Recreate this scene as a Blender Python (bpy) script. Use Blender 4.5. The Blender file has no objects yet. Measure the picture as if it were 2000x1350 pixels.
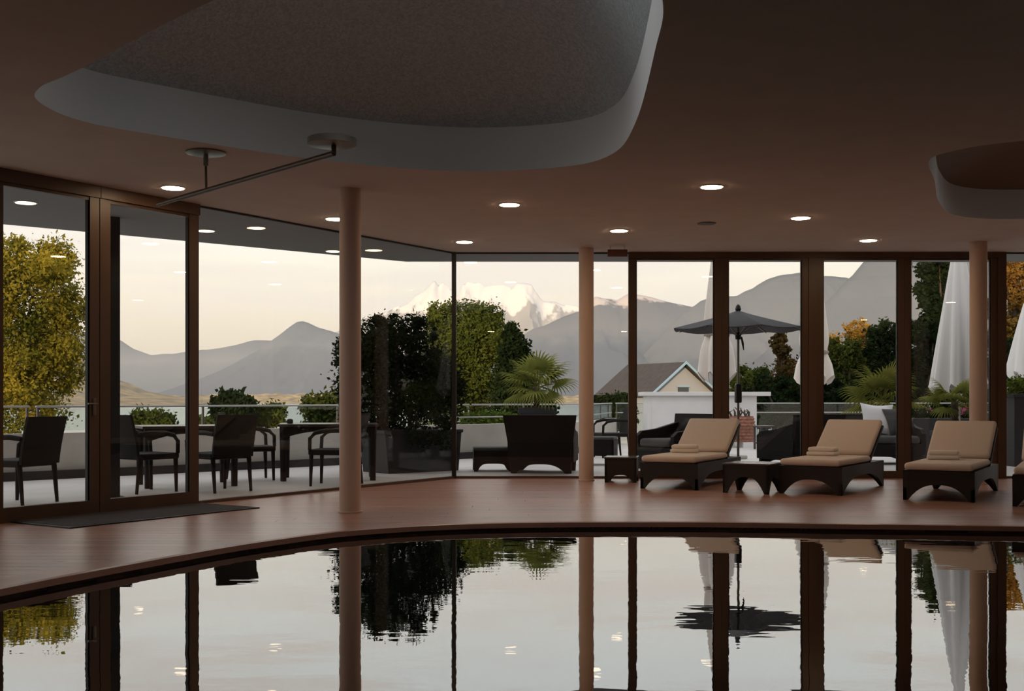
import bpy, bmesh, math, random
import numpy as np
from mathutils import Vector, Matrix, noise
from mathutils.geometry import tessellate_polygon

random.seed(7)
rng = np.random.default_rng(7)
S = bpy.context.scene
COL = S.collection
F = 2250.0          # focal length in pixels of the 2000 px wide frame
EYE = 1.05
HOR = 780.0

# ------------------------------------------------------------------ camera
cam_d = bpy.data.cameras.new('camera')
cam = bpy.data.objects.new('camera', cam_d)
COL.objects.link(cam)
cam.location = (0, 0, EYE)
cam.rotation_euler = (math.pi / 2, 0, 0)
cam_d.sensor_width = 36.0
cam_d.lens = F / 2000 * 36
cam_d.shift_y = (HOR - 675) / 2000
cam_d.clip_start = 0.05
cam_d.clip_end = 60000
S.camera = cam
S.view_settings.view_transform = 'Standard'
S.view_settings.look = 'None'
S.view_settings.gamma = 1
S.view_settings.use_curve_mapping = False
S.view_settings.exposure = 0.22
S.cycles.max_bounces = 6
S.cycles.diffuse_bounces = 3
S.cycles.glossy_bounces = 4
S.cycles.transparent_max_bounces = 14
S.cycles.volume_bounces = 0

# ------------------------------------------------------------------ sky
W = bpy.data.worlds.new('evening_sky')
S.world = W
W.use_nodes = True
nt = W.node_tree
nt.nodes.clear()
wo = nt.nodes.new('ShaderNodeOutputWorld')
bg = nt.nodes.new('ShaderNodeBackground')
tc = nt.nodes.new('ShaderNodeTexCoord')
sep = nt.nodes.new('ShaderNodeSeparateXYZ')
ramp = nt.nodes.new('ShaderNodeValToRGB')
mp = nt.nodes.new('ShaderNodeMapping')
nz = nt.nodes.new('ShaderNodeTexNoise')
cr = nt.nodes.new('ShaderNodeValToRGB')
mix = nt.nodes.new('ShaderNodeMix')
mix.data_type = 'RGBA'
nt.links.new(tc.outputs['Generated'], sep.inputs[0])
nt.links.new(sep.outputs['Z'], ramp.inputs[0])
e = ramp.color_ramp.elements
e[0].position = 0.0
e[0].color = (0.80, 0.66, 0.53, 1)
e[1].position = 1.0
e[1].color = (0.74, 0.78, 0.88, 1)
for p, c in ((0.05, (0.90, 0.77, 0.61)), (0.095, (1.0, 0.89, 0.73)), (0.14, (1.02, 0.98, 0.90)),
             (0.24, (1.00, 1.02, 1.02)), (0.45, (0.92, 0.94, 0.98))):
    k = e.new(p)
    k.color = (*c, 1)
mp.inputs['Scale'].default_value = (3.0, 3.0, 26.0)
nt.links.new(tc.outputs['Generated'], mp.inputs[0])
nz.inputs['Scale'].default_value = 1.6
nz.inputs['Detail'].default_value = 6
nt.links.new(mp.outputs[0], nz.inputs['Vector'])
nt.links.new(nz.outputs[0], cr.inputs[0])
cr.color_ramp.elements[0].position = 0.40
cr.color_ramp.elements[0].color = (0, 0, 0, 1)
cr.color_ramp.elements[1].position = 0.62
cr.color_ramp.elements[1].color = (0.75, 0.75, 0.75, 1)
nt.links.new(cr.outputs[0], mix.inputs[0])
nt.links.new(ramp.outputs[0], mix.inputs[6])
mix.inputs[7].default_value = (0.93, 0.83, 0.76, 1)
nt.links.new(mix.outputs[2], bg.inputs[0])
bg.inputs[1].default_value = 1.06
nt.links.new(bg.outputs[0], wo.inputs[0])

# ------------------------------------------------------------------ low evening sun, behind the camera
sun_d = bpy.data.lights.new('sun', 'SUN')
sun_d.energy = 3.2
sun_d.color = (1.0, 0.70, 0.36)
sun_d.angle = math.radians(1.0)
sun = bpy.data.objects.new('sun', sun_d)
COL.objects.link(sun)
sun.rotation_euler = Vector((0.30, 1.0, -0.16)).to_track_quat('-Z', 'Y').to_euler()
sun.location = (-20, -60, 30)

# ------------------------------------------------------------------ pixel helpers (used only to measure positions)
def P(x, y, d):
    return Vector(((x - 1000) * d / F, d, EYE - (y - HOR) * d / F))
def FL(x, y, z=0.0):
    d = (EYE - z) * F / (y - HOR)
    return Vector(((x - 1000) * d / F, d, z))
def CE(x, y, z=3.0):
    d = (z - EYE) * F / (HOR - y)
    return Vector(((x - 1000) * d / F, d, z))

# ------------------------------------------------------------------ materials
MATS = {}
def mat(name, color=(0.5, 0.5, 0.5), rough=0.5, metal=0.0, spec=0.5, var=0.0, vscale=4.0, bump=0.0, bscale=30.0, stretch=None, color2=None, detail=4.0, bdist=0.01):
    if name in MATS:
        return MATS[name]
    m = bpy.data.materials.new(name)
    m.use_nodes = True
    t = m.node_tree
    b = t.nodes['Principled BSDF']
    b.inputs['Base Color'].default_value = (*color, 1)
    b.inputs['Roughness'].default_value = rough
    b.inputs['Metallic'].default_value = metal
    b.inputs['Specular IOR Level'].default_value = spec
    vec = None
    if var or bump or color2:
        c = t.nodes.new('ShaderNodeTexCoord')
        mpn = t.nodes.new('ShaderNodeMapping')
        if stretch:
            mpn.inputs['Scale'].default_value = stretch
        t.links.new(c.outputs['Object'], mpn.inputs[0])
        vec = mpn.outputs[0]
    if var or color2:
        n = t.nodes.new('ShaderNodeTexNoise')
        n.inputs['Scale'].default_value = vscale
        n.inputs['Detail'].default_value = detail
        t.links.new(vec, n.inputs['Vector'])
        r = t.nodes.new('ShaderNodeValToRGB')
        c2 = color2 if color2 else tuple(min(1, x * (1 + var)) for x in color)
        c1 = color if color2 else tuple(x * (1 - var) for x in color)
        r.color_ramp.elements[0].position = 0.35
        r.color_ramp.elements[1].position = 0.65
        r.color_ramp.elements[0].color = (*c1, 1)
        r.color_ramp.elements[1].color = (*c2, 1)
        t.links.new(n.outputs[0], r.inputs[0])
        t.links.new(r.outputs[0], b.inputs['Base Color'])
    if bump:
        n2 = t.nodes.new('ShaderNodeTexNoise')
        n2.inputs['Scale'].default_value = bscale
        n2.inputs['Detail'].default_value = 3
        t.links.new(vec, n2.inputs['Vector'])
        bn = t.nodes.new('ShaderNodeBump')
        bn.inputs['Strength'].default_value = bump
        bn.inputs['Distance'].default_value = bdist
        t.links.new(n2.outputs[0], bn.inputs['Height'])
        t.links.new(bn.outputs[0], b.inputs['Normal'])
    MATS[name] = m
    return m

def glass_mat(name, tint=(0.95, 0.96, 0.95), base=0.03, gain=0.5):
    m = bpy.data.materials.new(name)
    m.use_nodes = True
    t = m.node_tree
    t.nodes.clear()
    o = t.nodes.new('ShaderNodeOutputMaterial')
    tr = t.nodes.new('ShaderNodeBsdfTransparent')
    tr.inputs[0].default_value = (*tint, 1)
    g = t.nodes.new('ShaderNodeBsdfGlossy')
    g.inputs['Roughness'].default_value = 0.0
    lw = t.nodes.new('ShaderNodeLayerWeight')
    lw.inputs[0].default_value = 0.5
    pw = t.nodes.new('ShaderNodeMath')
    pw.operation = 'POWER'
    pw.inputs[1].default_value = 5.0
    ma = t.nodes.new('ShaderNodeMath')
    ma.operation = 'MULTIPLY_ADD'
    ma.inputs[1].default_value = gain
    ma.inputs[2].default_value = base
    mx = t.nodes.new('ShaderNodeMixShader')
    t.links.new(lw.outputs['Facing'], pw.inputs[0])
    t.links.new(pw.outputs[0], ma.inputs[0])
    t.links.new(ma.outputs[0], mx.inputs[0])
    t.links.new(tr.outputs[0], mx.inputs[1])
    t.links.new(g.outputs[0], mx.inputs[2])
    t.links.new(mx.outputs[0], o.inputs[0])
    MATS[name] = m
    return m

def emit_mat(name, color, strength):
    m = bpy.data.materials.new(name)
    m.use_nodes = True
    b = m.node_tree.nodes['Principled BSDF']
    b.inputs['Base Color'].default_value = (0.8, 0.8, 0.8, 1)
    b.inputs['Emission Color'].default_value = (*color, 1)
    b.inputs['Emission Strength'].default_value = strength
    MATS[name] = m
    return m

def wicker_mat(name, c1, c2, scale=60.0, rough=0.5, spec=0.5):
    m = bpy.data.materials.new(name)
    m.use_nodes = True
    t = m.node_tree
    b = t.nodes['Principled BSDF']
    b.inputs['Roughness'].default_value = rough
    b.inputs['Specular IOR Level'].default_value = spec
    c = t.nodes.new('ShaderNodeTexCoord')
    w1 = t.nodes.new('ShaderNodeTexWave')
    w1.bands_direction = 'Z'
    w1.inputs['Scale'].default_value = scale * 0.5
    w1.inputs['Distortion'].default_value = 1.5
    w2 = t.nodes.new('ShaderNodeTexWave')
    w2.bands_direction = 'DIAGONAL'
    w2.inputs['Scale'].default_value = scale
    mu = t.nodes.new('ShaderNodeMath')
    mu.operation = 'MULTIPLY'
    r = t.nodes.new('ShaderNodeValToRGB')
    r.color_ramp.elements[0].color = (*c1, 1)
    r.color_ramp.elements[1].color = (*c2, 1)
    bn = t.nodes.new('ShaderNodeBump')
    bn.inputs['Strength'].default_value = 0.5
    bn.inputs['Distance'].default_value = 0.004
    for w in (w1, w2):
        t.links.new(c.outputs['Object'], w.inputs['Vector'])
    t.links.new(w1.outputs['Fac'], mu.inputs[0])
    t.links.new(w2.outputs['Fac'], mu.inputs[1])
    t.links.new(mu.outputs[0], r.inputs[0])
    t.links.new(r.outputs[0], b.inputs['Base Color'])
    t.links.new(mu.outputs[0], bn.inputs['Height'])
    t.links.new(bn.outputs[0], b.inputs['Normal'])
    MATS[name] = m
    return m

def leaf_mat(name, c1, c2, vscale=1.2, transl=0.35):
    m = bpy.data.materials.new(name)
    m.use_nodes = True
    t = m.node_tree
    t.nodes.clear()
    o = t.nodes.new('ShaderNodeOutputMaterial')
    c = t.nodes.new('ShaderNodeTexCoord')
    n = t.nodes.new('ShaderNodeTexNoise')
    n.inputs['Scale'].default_value = vscale
    n.inputs['Detail'].default_value = 5
    r = t.nodes.new('ShaderNodeValToRGB')
    r.color_ramp.elements[0].position = 0.35
    r.color_ramp.elements[1].position = 0.66
    r.color_ramp.elements[0].color = (*c1, 1)
    r.color_ramp.elements[1].color = (*c2, 1)
    d = t.nodes.new('ShaderNodeBsdfDiffuse')
    tl = t.nodes.new('ShaderNodeBsdfTranslucent')
    mx = t.nodes.new('ShaderNodeMixShader')
    mx.inputs[0].default_value = transl
    t.links.new(c.outputs['Object'], n.inputs['Vector'])
    t.links.new(n.outputs[0], r.inputs[0])
    t.links.new(r.outputs[0], d.inputs[0])
    t.links.new(r.outputs[0], tl.inputs[0])
    t.links.new(d.outputs[0], mx.inputs[1])
    t.links.new(tl.outputs[0], mx.inputs[2])
    t.links.new(mx.outputs[0], o.inputs[0])
    MATS[name] = m
    return m

def water_mat(name, deep, ior, bscale, bstr, stretch=(1, 1, 1), rough=0.0):
    m = bpy.data.materials.new(name)
    m.use_nodes = True
    t = m.node_tree
    t.nodes.clear()
    o = t.nodes.new('ShaderNodeOutputMaterial')
    d = t.nodes.new('ShaderNodeBsdfDiffuse')
    d.inputs[0].default_value = (*deep, 1)
    g = t.nodes.new('ShaderNodeBsdfGlossy')
    g.inputs['Roughness'].default_value = rough
    lw = t.nodes.new('ShaderNodeLayerWeight')
    lw.inputs[0].default_value = 0.5
    pw = t.nodes.new('ShaderNodeMath')
    pw.operation = 'POWER'
    pw.inputs[1].default_value = ior
    fr = t.nodes.new('ShaderNodeMath')
    fr.operation = 'MULTIPLY_ADD'
    fr.inputs[1].default_value = 0.90
    fr.inputs[2].default_value = 0.06
    t.links.new(lw.outputs['Facing'], pw.inputs[0])
    t.links.new(pw.outputs[0], fr.inputs[0])
    c = t.nodes.new('ShaderNodeTexCoord')
    mpn = t.nodes.new('ShaderNodeMapping')
    mpn.inputs['Scale'].default_value = stretch
    n = t.nodes.new('ShaderNodeTexNoise')
    n.inputs['Scale'].default_value = bscale
    n.inputs['Detail'].default_value = 3
    bn = t.nodes.new('ShaderNodeBump')
    bn.inputs['Strength'].default_value = 1.0
    bn.inputs['Distance'].default_value = bstr
    mx = t.nodes.new('ShaderNodeMixShader')
    t.links.new(c.outputs['Object'], mpn.inputs[0])
    t.links.new(mpn.outputs[0], n.inputs['Vector'])
    t.links.new(n.outputs[0], bn.inputs['Height'])
    t.links.new(bn.outputs[0], g.inputs['Normal'])
    t.links.new(bn.outputs[0], lw.inputs['Normal'])
    t.links.new(fr.outputs[0], mx.inputs[0])
    t.links.new(d.outputs[0], mx.inputs[1])
    t.links.new(g.outputs[0], mx.inputs[2])
    t.links.new(mx.outputs[0], o.inputs[0])
    MATS[name] = m
    return m

CEIL = mat('ceiling_plaster', (0.62, 0.515, 0.44), 0.85, var=0.03, vscale=3)
RIM = mat('white_plaster', (0.79, 0.82, 0.84), 0.8)
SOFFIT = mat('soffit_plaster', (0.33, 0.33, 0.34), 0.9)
WALL = mat('wall_plaster', (0.42, 0.34, 0.28), 0.8)
COLUMN = mat('column_paint', (0.70, 0.52, 0.42), 0.55)
BRONZE = mat('bronze_frame', (0.105, 0.058, 0.036), 0.42, spec=0.5, var=0.12, vscale=3, stretch=(1, 1, 0.2))
BLACK = mat('black_gasket', (0.012, 0.011, 0.011), 0.5)
STEEL = mat('brushed_steel', (0.22, 0.20, 0.175), 0.38, metal=0.85)
RAILM = mat('rail_steel', (0.50, 0.50, 0.49), 0.4, metal=0.7)
ROD = mat('dark_bronze_rod', (0.10, 0.065, 0.045), 0.4, metal=0.6)
TERR = mat('terrace_stone', (0.62, 0.59, 0.57), 0.65, var=0.06, vscale=1.5, bump=0.05, bscale=60)
CONC = mat('pale_concrete', (0.50, 0.47, 0.43), 0.85, var=0.10, vscale=1.5)
WICK = wicker_mat('dark_wicker', (0.010, 0.006, 0.005), (0.035, 0.022, 0.018))
WICK2 = wicker_mat('outdoor_wicker', (0.008, 0.006, 0.006), (0.022, 0.016, 0.015), 60.0, 0.7, 0.25)
CUSH = mat('cream_cushion', (0.74, 0.62, 0.53), 0.9, bump=0.15, bscale=14, bdist=0.02)
TOWEL = mat('white_towel', (0.85, 0.76, 0.68), 0.95, bump=0.4, bscale=160, bdist=0.006)
GREYC = mat('grey_cushion', (0.075, 0.073, 0.070), 0.9, bump=0.15, bscale=16, bdist=0.02)
WHITEC = mat('white_cushion', (0.80, 0.79, 0.80), 0.9)
TABLEM = mat('dark_table', (0.045, 0.033, 0.028), 0.35)
MATM = mat('door_mat_fibre', (0.055, 0.048, 0.052), 0.95, bump=0.6, bscale=300)
WHITEB = mat('white_render', (0.78, 0.77, 0.77), 0.8, var=0.03)
PARAC = mat('parasol_cloth', (0.82, 0.75, 0.69), 0.9)
PARAW = mat('parasol_cloth_white', (0.80, 0.78, 0.77), 0.9)
UMBC = mat('umbrella_cloth', (0.085, 0.085, 0.092), 0.85)
PLANT = mat('planter_black', (0.022, 0.022, 0.026), 0.55)
BARK = mat('bark', (0.07, 0.05, 0.035), 0.9, var=0.3, vscale=8, bump=0.5, bscale=20)
ROOFT = mat('slate_roof', (0.055, 0.045, 0.045), 0.8, var=0.2, vscale=3)
TRIMB = mat('pale_blue_trim', (0.30, 0.45, 0.62), 0.6)
HWALL = mat('house_wall_shaded', (0.36, 0.37, 0.42), 0.9)  # bluish grey puts shade into the colour of the white house
SIGN = mat('sign_red', (0.12, 0.022, 0.018), 0.5)
BASK = mat('basket_red', (0.30, 0.13, 0.09), 0.85, var=0.35, vscale=18)
GLASS = glass_mat('window_glass')
BGLASS = glass_mat('balustrade_glass', (0.90, 0.95, 0.94), 0.03, 0.8)
LAMP = emit_mat('lamp_lens', (1.0, 0.70, 0.42), 52.0)
LAMPO = emit_mat('lamp_lens_soffit', (1.0, 0.80, 0.52), 3.0)
POOLW = water_mat('pool_water', (0.006, 0.009, 0.010), 2.2, 2.2, 0.0016, (0.6, 1.3, 1))
LAKEW = water_mat('lake_water', (0.28, 0.42, 0.44), 5.0, 0.25, 0.25, (0.3, 1, 1), 0.15)
PTILE = mat('pool_tile', (0.02, 0.022, 0.026), 0.4)

# plaster of the recess: fine glittering grain
def glitter():
    m = bpy.data.materials.new('glitter_plaster')
    m.use_nodes = True
    t = m.node_tree
    b = t.nodes['Principled BSDF']
    b.inputs['Roughness'].default_value = 0.38
    b.inputs['Metallic'].default_value = 0.0
    b.inputs['Specular IOR Level'].default_value = 0.9
    c = t.nodes.new('ShaderNodeTexCoord')
    v = t.nodes.new('ShaderNodeTexVoronoi')
    v.inputs['Scale'].default_value = 55
    r = t.nodes.new('ShaderNodeValToRGB')
    r.color_ramp.elements[0].color = (0.39, 0.45, 0.475, 1)
    r.color_ramp.elements[1].color = (0.63, 0.71, 0.745, 1)
    bn = t.nodes.new('ShaderNodeBump')
    bn.inputs['Strength'].default_value = 0.6
    bn.inputs['Distance'].default_value = 0.006
    t.links.new(c.outputs['Object'], v.inputs['Vector'])
    t.links.new(v.outputs['Color'], r.inputs[0])
    t.links.new(r.outputs[0], b.inputs['Base Color'])
    t.links.new(v.outputs['Distance'], bn.inputs['Height'])
    t.links.new(bn.outputs[0], b.inputs['Normal'])
    return m
GLIT = glitter()

# floor boards: red-brown wood, each board its own tone
def wood():
    m = bpy.data.materials.new('deck_wood')
    m.use_nodes = True
    t = m.node_tree
    b = t.nodes['Principled BSDF']
    c = t.nodes.new('ShaderNodeTexCoord')
    oi = t.nodes.new('ShaderNodeObjectInfo')
    mpn = t.nodes.new('ShaderNodeMapping')
    mpn.inputs['Scale'].default_value = (0.7, 14, 14)
    n = t.nodes.new('ShaderNodeTexNoise')
    n.inputs['Scale'].default_value = 3.0
    n.inputs['Detail'].default_value = 5
    r = t.nodes.new('ShaderNodeValToRGB')
    r.color_ramp.elements[0].position = 0.3
    r.color_ramp.elements[1].position = 0.7
    r.color_ramp.elements[0].color = (0.40, 0.205, 0.145, 1)
    r.color_ramp.elements[1].color = (0.52, 0.285, 0.21, 1)
    hs = t.nodes.new('ShaderNodeHueSaturation')
    mr = t.nodes.new('ShaderNodeMapRange')
    mr.inputs[3].default_value = 0.84
    mr.inputs[4].default_value = 1.14
    t.links.new(oi.outputs['Random'], mr.inputs[0])
    t.links.new(mr.outputs[0], hs.inputs['Value'])
    t.links.new(c.outputs['Object'], mpn.inputs[0])
    t.links.new(mpn.outputs[0], n.inputs['Vector'])
    t.links.new(n.outputs[0], r.inputs[0])
    t.links.new(r.outputs[0], hs.inputs['Color'])
    t.links.new(hs.outputs[0], b.inputs['Base Color'])
    mr2 = t.nodes.new('ShaderNodeMapRange')
    mr2.inputs[3].default_value = 0.25
    mr2.inputs[4].default_value = 0.32
    t.links.new(n.outputs[0], mr2.inputs[0])
    t.links.new(mr2.outputs[0], b.inputs['Roughness'])
    b.inputs['Specular IOR Level'].default_value = 0.9
    bn = t.nodes.new('ShaderNodeBump')
    bn.inputs['Strength'].default_value = 0.05
    bn.inputs['Distance'].default_value = 0.004
    t.links.new(n.outputs[0], bn.inputs['Height'])
    t.links.new(bn.outputs[0], b.inputs['Normal'])
    return m
WOOD = wood()

# ------------------------------------------------------------------ mesh helpers
def link(name, me, material=None, parent=None, smooth=False):
    o = bpy.data.objects.new(name, me)
    COL.objects.link(o)
    if material and not me.materials:
        me.materials.append(material)
    if parent:
        o.parent = parent
    if smooth:
        me.polygons.foreach_set('use_smooth', [True] * len(me.polygons))
    return o

def tag(o, label=None, cat=None, group=None, kind=None):
    if label:
        o['label'] = label
    if cat:
        o['category'] = cat
    if group:
        o['group'] = group
    if kind:
        o['kind'] = kind
    return o

def empty(name, loc=(0, 0, 0), rz=0.0, label=None, cat=None, group=None, kind=None):
    o = bpy.data.objects.new(name, None)
    COL.objects.link(o)
    o.location = loc
    o.rotation_euler = (0, 0, rz)
    o.empty_display_size = 0.2
    return tag(o, label, cat, group, kind)

class MB:
    def __init__(s):
        s.v = []
        s.f = []
    def add(s, vs, fs):
        b = len(s.v)
        s.v += [tuple(x) for x in vs]
        s.f += [tuple(i + b for i in f) for f in fs]
        return s
    def box(s, x0, x1, y0, y1, z0, z1, M=None):
        vs = [Vector((x, y, z)) for z in (z0, z1) for (x, y) in ((x0, y0), (x1, y0), (x1, y1), (x0, y1))]
        if M:
            vs = [M @ v for v in vs]
        return s.add(vs, [(0, 3, 2, 1), (4, 5, 6, 7), (0, 1, 5, 4), (1, 2, 6, 5), (2, 3, 7, 6), (3, 0, 4, 7)])
    def rbox(s, x0, x1, y0, y1, z0, z1, r=0.02, n=3, M=None):
        """box with rounded edges (all around)"""
        r = min(r, (x1 - x0) / 2.01, (y1 - y0) / 2.01, (z1 - z0) / 2.01)
        bm = bmesh.new()
        bmesh.ops.create_cube(bm, size=1)
        for v in bm.verts:
            v.co = Vector(((x0 + x1) / 2 + v.co.x * (x1 - x0), (y0 + y1) / 2 + v.co.y * (y1 - y0), (z0 + z1) / 2 + v.co.z * (z1 - z0)))
        bmesh.ops.bevel(bm, geom=list(bm.edges), offset=r, segments=n, affect='EDGES', profile=0.5)
        bm.verts.index_update()
        vs = [(M @ v.co) if M else v.co.copy() for v in bm.verts]
        fs = [[v.index for v in f.verts] for f in bm.faces]
        bm.free()
        return s.add(vs, fs)
    def tube(s, pts, r, n=8, cap=True):
        pts = [Vector(p) for p in pts]
        rs = r if isinstance(r, (list, tuple)) else [r] * len(pts)
        b = len(s.v)
        for i, p in enumerate(pts):
            t = (pts[min(i + 1, len(pts) - 1)] - pts[max(i - 1, 0)]).normalized()
            a = Vector((0, 0, 1)) if abs(t.z) < 0.9 else Vector((1, 0, 0))
            u = t.cross(a).normalized()
            w = t.cross(u).normalized()
            for k in range(n):
                an = 2 * math.pi * k / n
                s.v.append(tuple(p + (u * math.cos(an) + w * math.sin(an)) * rs[i]))
        for i in range(len(pts) - 1):
            for k in range(n):
                k2 = (k + 1) % n
                s.f.append((b + i * n + k, b + i * n + k2, b + (i + 1) * n + k2, b + (i + 1) * n + k))
        if cap:
            s.f.append(tuple(b + k for k in range(n))[::-1])
            s.f.append(tuple(b + (len(pts) - 1) * n + k for k in range(n)))
        return s
    def lathe(s, prof, n=24, c=(0, 0, 0), M=None):
        b = len(s.v)
        for (r, z) in prof:
            for k in range(n):
                an = 2 * math.pi * k / n
                v = Vector((c[0] + r * math.cos(an), c[1] + r * math.sin(an), c[2] + z))
                s.v.append(tuple(M @ v if M else v))
        for i in range(len(prof) - 1):
            for k in range(n):
                k2 = (k + 1) % n
                s.f.append((b + i * n + k, b + i * n + k2, b + (i + 1) * n + k2, b + (i + 1) * n + k))
        s.f.append(tuple(b + k for k in range(n))[::-1])
        s.f.append(tuple(b + (len(prof) - 1) * n + k for k in range(n)))
        return s
    def prism(s, poly, axis, a, b_, M=None):
        """extrude a 2-D polygon along an axis: axis 'y' -> poly is (x,z); 'x' -> (y,z); 'z' -> (x,y)"""
        def mk(p, q):
            v = {'y': (p[0], q, p[1]), 'x': (q, p[0], p[1]), 'z': (p[0], p[1], q)}[axis]
            v = Vector(v)
            return M @ v if M else v
        n = len(poly)
        vs = [mk(p, a) for p in poly] + [mk(p, b_) for p in poly]
        tris = tessellate_polygon([[Vector((p[0], p[1], 0)) for p in poly]])
        fs = [tuple(t) for t in tris] + [tuple(n + i for i in t)[::-1] for t in tris]
        fs += [(i, (i + 1) % n, n + (i + 1) % n, n + i) for i in range(n)]
        return s.add(vs, fs)
    def mesh(s, name):
        me = bpy.data.meshes.new(name)
        me.from_pydata(s.v, [], s.f)
        me.update()
        bm = bmesh.new()
        bm.from_mesh(me)
        bmesh.ops.recalc_face_normals(bm, faces=bm.faces)
        bm.to_mesh(me)
        bm.free()
        return me
    def build(s, name, material, parent=None, smooth=False):
        return link(name, s.mesh(name), material, parent, smooth)

def smooth_auto(o, ang=40):
    me = o.data
    me.polygons.foreach_set('use_smooth', [True] * len(me.polygons))
    try:
        me.set_sharp_from_angle(angle=math.radians(ang))
    except Exception:
        pass
    return o

def face_up(o):
    me = o.data
    if me.polygons[0].normal.z < 0:
        me.flip_normals()
    return o

def copy_tree(o, parent=None):
    c = o.copy()
    COL.objects.link(c)
    c.parent = parent
    for ch in list(o.children):
        copy_tree(ch, c)
    return c

def catmull(pts, n=8, closed=True):
    out = []
    m = len(pts)
    for i in range(m if closed else m - 1):
        p0, p1, p2, p3 = (Vector(pts[(i + k - 1) % m] if closed else pts[max(0, min(m - 1, i + k - 1))]) for k in range(4))
        for j in range(n):
            t = j / n
            out.append(0.5 * ((2 * p1) + (-p0 + p2) * t + (2 * p0 - 5 * p1 + 4 * p2 - p3) * t * t + (-p0 + 3 * p1 - 3 * p2 + p3) * t ** 3))
    return out

def flat_with_holes(mb, outer, holes, z0, z1=None):
    loops = [outer] + holes
    v3 = [[Vector((p[0], p[1], 0)) for p in l] for l in loops]
    tris = tessellate_polygon(v3)
    flat = [p for l in loops for p in l]
    mb.add([(p[0], p[1], z0) for p in flat], [tuple(t) for t in tris])
    if z1 is not None:
        mb.add([(p[0], p[1], z1) for p in flat], [tuple(t) for t in tris])
        for l in loops:
            n = len(l)
            mb.add([(p[0], p[1], z0) for p in l] + [(p[0], p[1], z1) for p in l],
                   [(i, (i + 1) % n, n + (i + 1) % n, n + i) for i in range(n)])
    return mb

# ================================================================== STRUCTURE
C0 = Vector((-0.77, 15.3))                       # glass corner of the room
U = Vector((-1.0, -1.563)).normalized()          # along the left glass front, away from the corner
NIN = Vector((0.842, -0.539)).normalized()       # into the room
def LW(s, off=0.0):
    p = C0 + U * s + NIN * off
    return p
H = 3.0
FEND = LW(9.6)
XR, YB = 11.0, -5.0
room = [(C0.x, C0.y), (XR, 15.3), (XR, YB), (FEND.x, YB), (FEND.x, FEND.y)]

# ---- pool outline
pool_ctrl = [(-3.25, 2.6), (-3.28, 4.0), (-3.12, 5.4), (-2.845, 6.40), (-2.245, 7.77), (-1.82, 8.55), (-1.243, 9.25), (-0.217, 9.74), (1.31, 9.85),
             (2.79, 9.70), (4.22, 9.52), (6.6, 9.15), (8.3, 8.3), (8.9, 6.4), (8.7, 4.0), (7.4, 2.2), (4.0, 1.6), (0.0, 1.5), (-2.2, 1.6)]
pool = [(p.x, p.y) for p in catmull([(x, y, 0) for x, y in pool_ctrl], 8)]
def offset_loop(loop, d):
    n = len(loop)
    out = []
    for i in range(n):
        a = Vector(loop[i - 1])
        b = Vector(loop[(i + 1) % n])
        t = (b - a).normalized()
        out.append((loop[i][0] - t.y * d, loop[i][1] + t.x * d))
    return out
_area = sum(pool[i - 1][0] * pool[i][1] - pool[i][0] * pool[i - 1][1] for i in range(len(pool)))
OUTS = -1.0 if _area > 0 else 1.0               # sign that moves the loop outwards
ZW = -0.062

floor = flat_with_holes(MB(), room, [pool], -0.22, -0.016).build('floor', WOOD)
tag(floor, 'red-brown wooden deck floor around the dark indoor pool', 'floor', kind='structure')

# ---- deck boards
def pool_span(y):
    xs = []
    n = len(pool)
    for i in range(n):
        (x0, y0), (x1, y1) = pool[i - 1], pool[i]
        if (y0 - y) * (y1 - y) < 0:
            xs.append(x0 + (y - y0) / (y1 - y0) * (x1 - x0))
    return (min(xs), max(xs)) if len(xs) >= 2 else None
def x_left(y):
    # left glass front
    if y > C0.y:
        return C0.x
    s = (C0.y - y) / -U.y
    return max(C0.x + U.x * s, FEND.x)
pitch = 0.165
row = 0
y = 15.3
NB = 0
while y - pitch > 5.2:
    ya, yb = y - pitch + 0.004, y
    sp = [q for q in (pool_span(ya), pool_span(yb), pool_span((ya + yb) / 2)) if q]
    segs = []
    L = (x_left(ya), x_left(yb))
    if sp:
        lo = min(q[0] for q in sp) - 0.03
        hi = max(q[1] for q in sp) + 0.03
        segs = [(L[0], L[1], lo), (hi, hi, XR)]
    else:
        segs = [(L[0], L[1], XR)]
    for (xa, xb, x1) in segs:
        cuts = []
        cx = max(xa, xb) + random.uniform(2.0, 4.2)
        while cx < x1 - 1.2:
            cuts.append(cx)
            cx += random.uniform(3.2, 4.6)
        ed = [None] + cuts + [x1]
        for i in range(len(ed) - 1):
            la, lb = (xa, xb) if ed[i] is None else (ed[i] + 0.003, ed[i] + 0.003)
            r = ed[i + 1]
            b = MB()
            b.prism([(la, ya), (r, ya), (r, yb), (lb, yb)], 'z', -0.016, 0.0)
            b.build('floor_board', WOOD, floor)
            NB += 1
    y -= pitch
    row += 1
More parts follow.
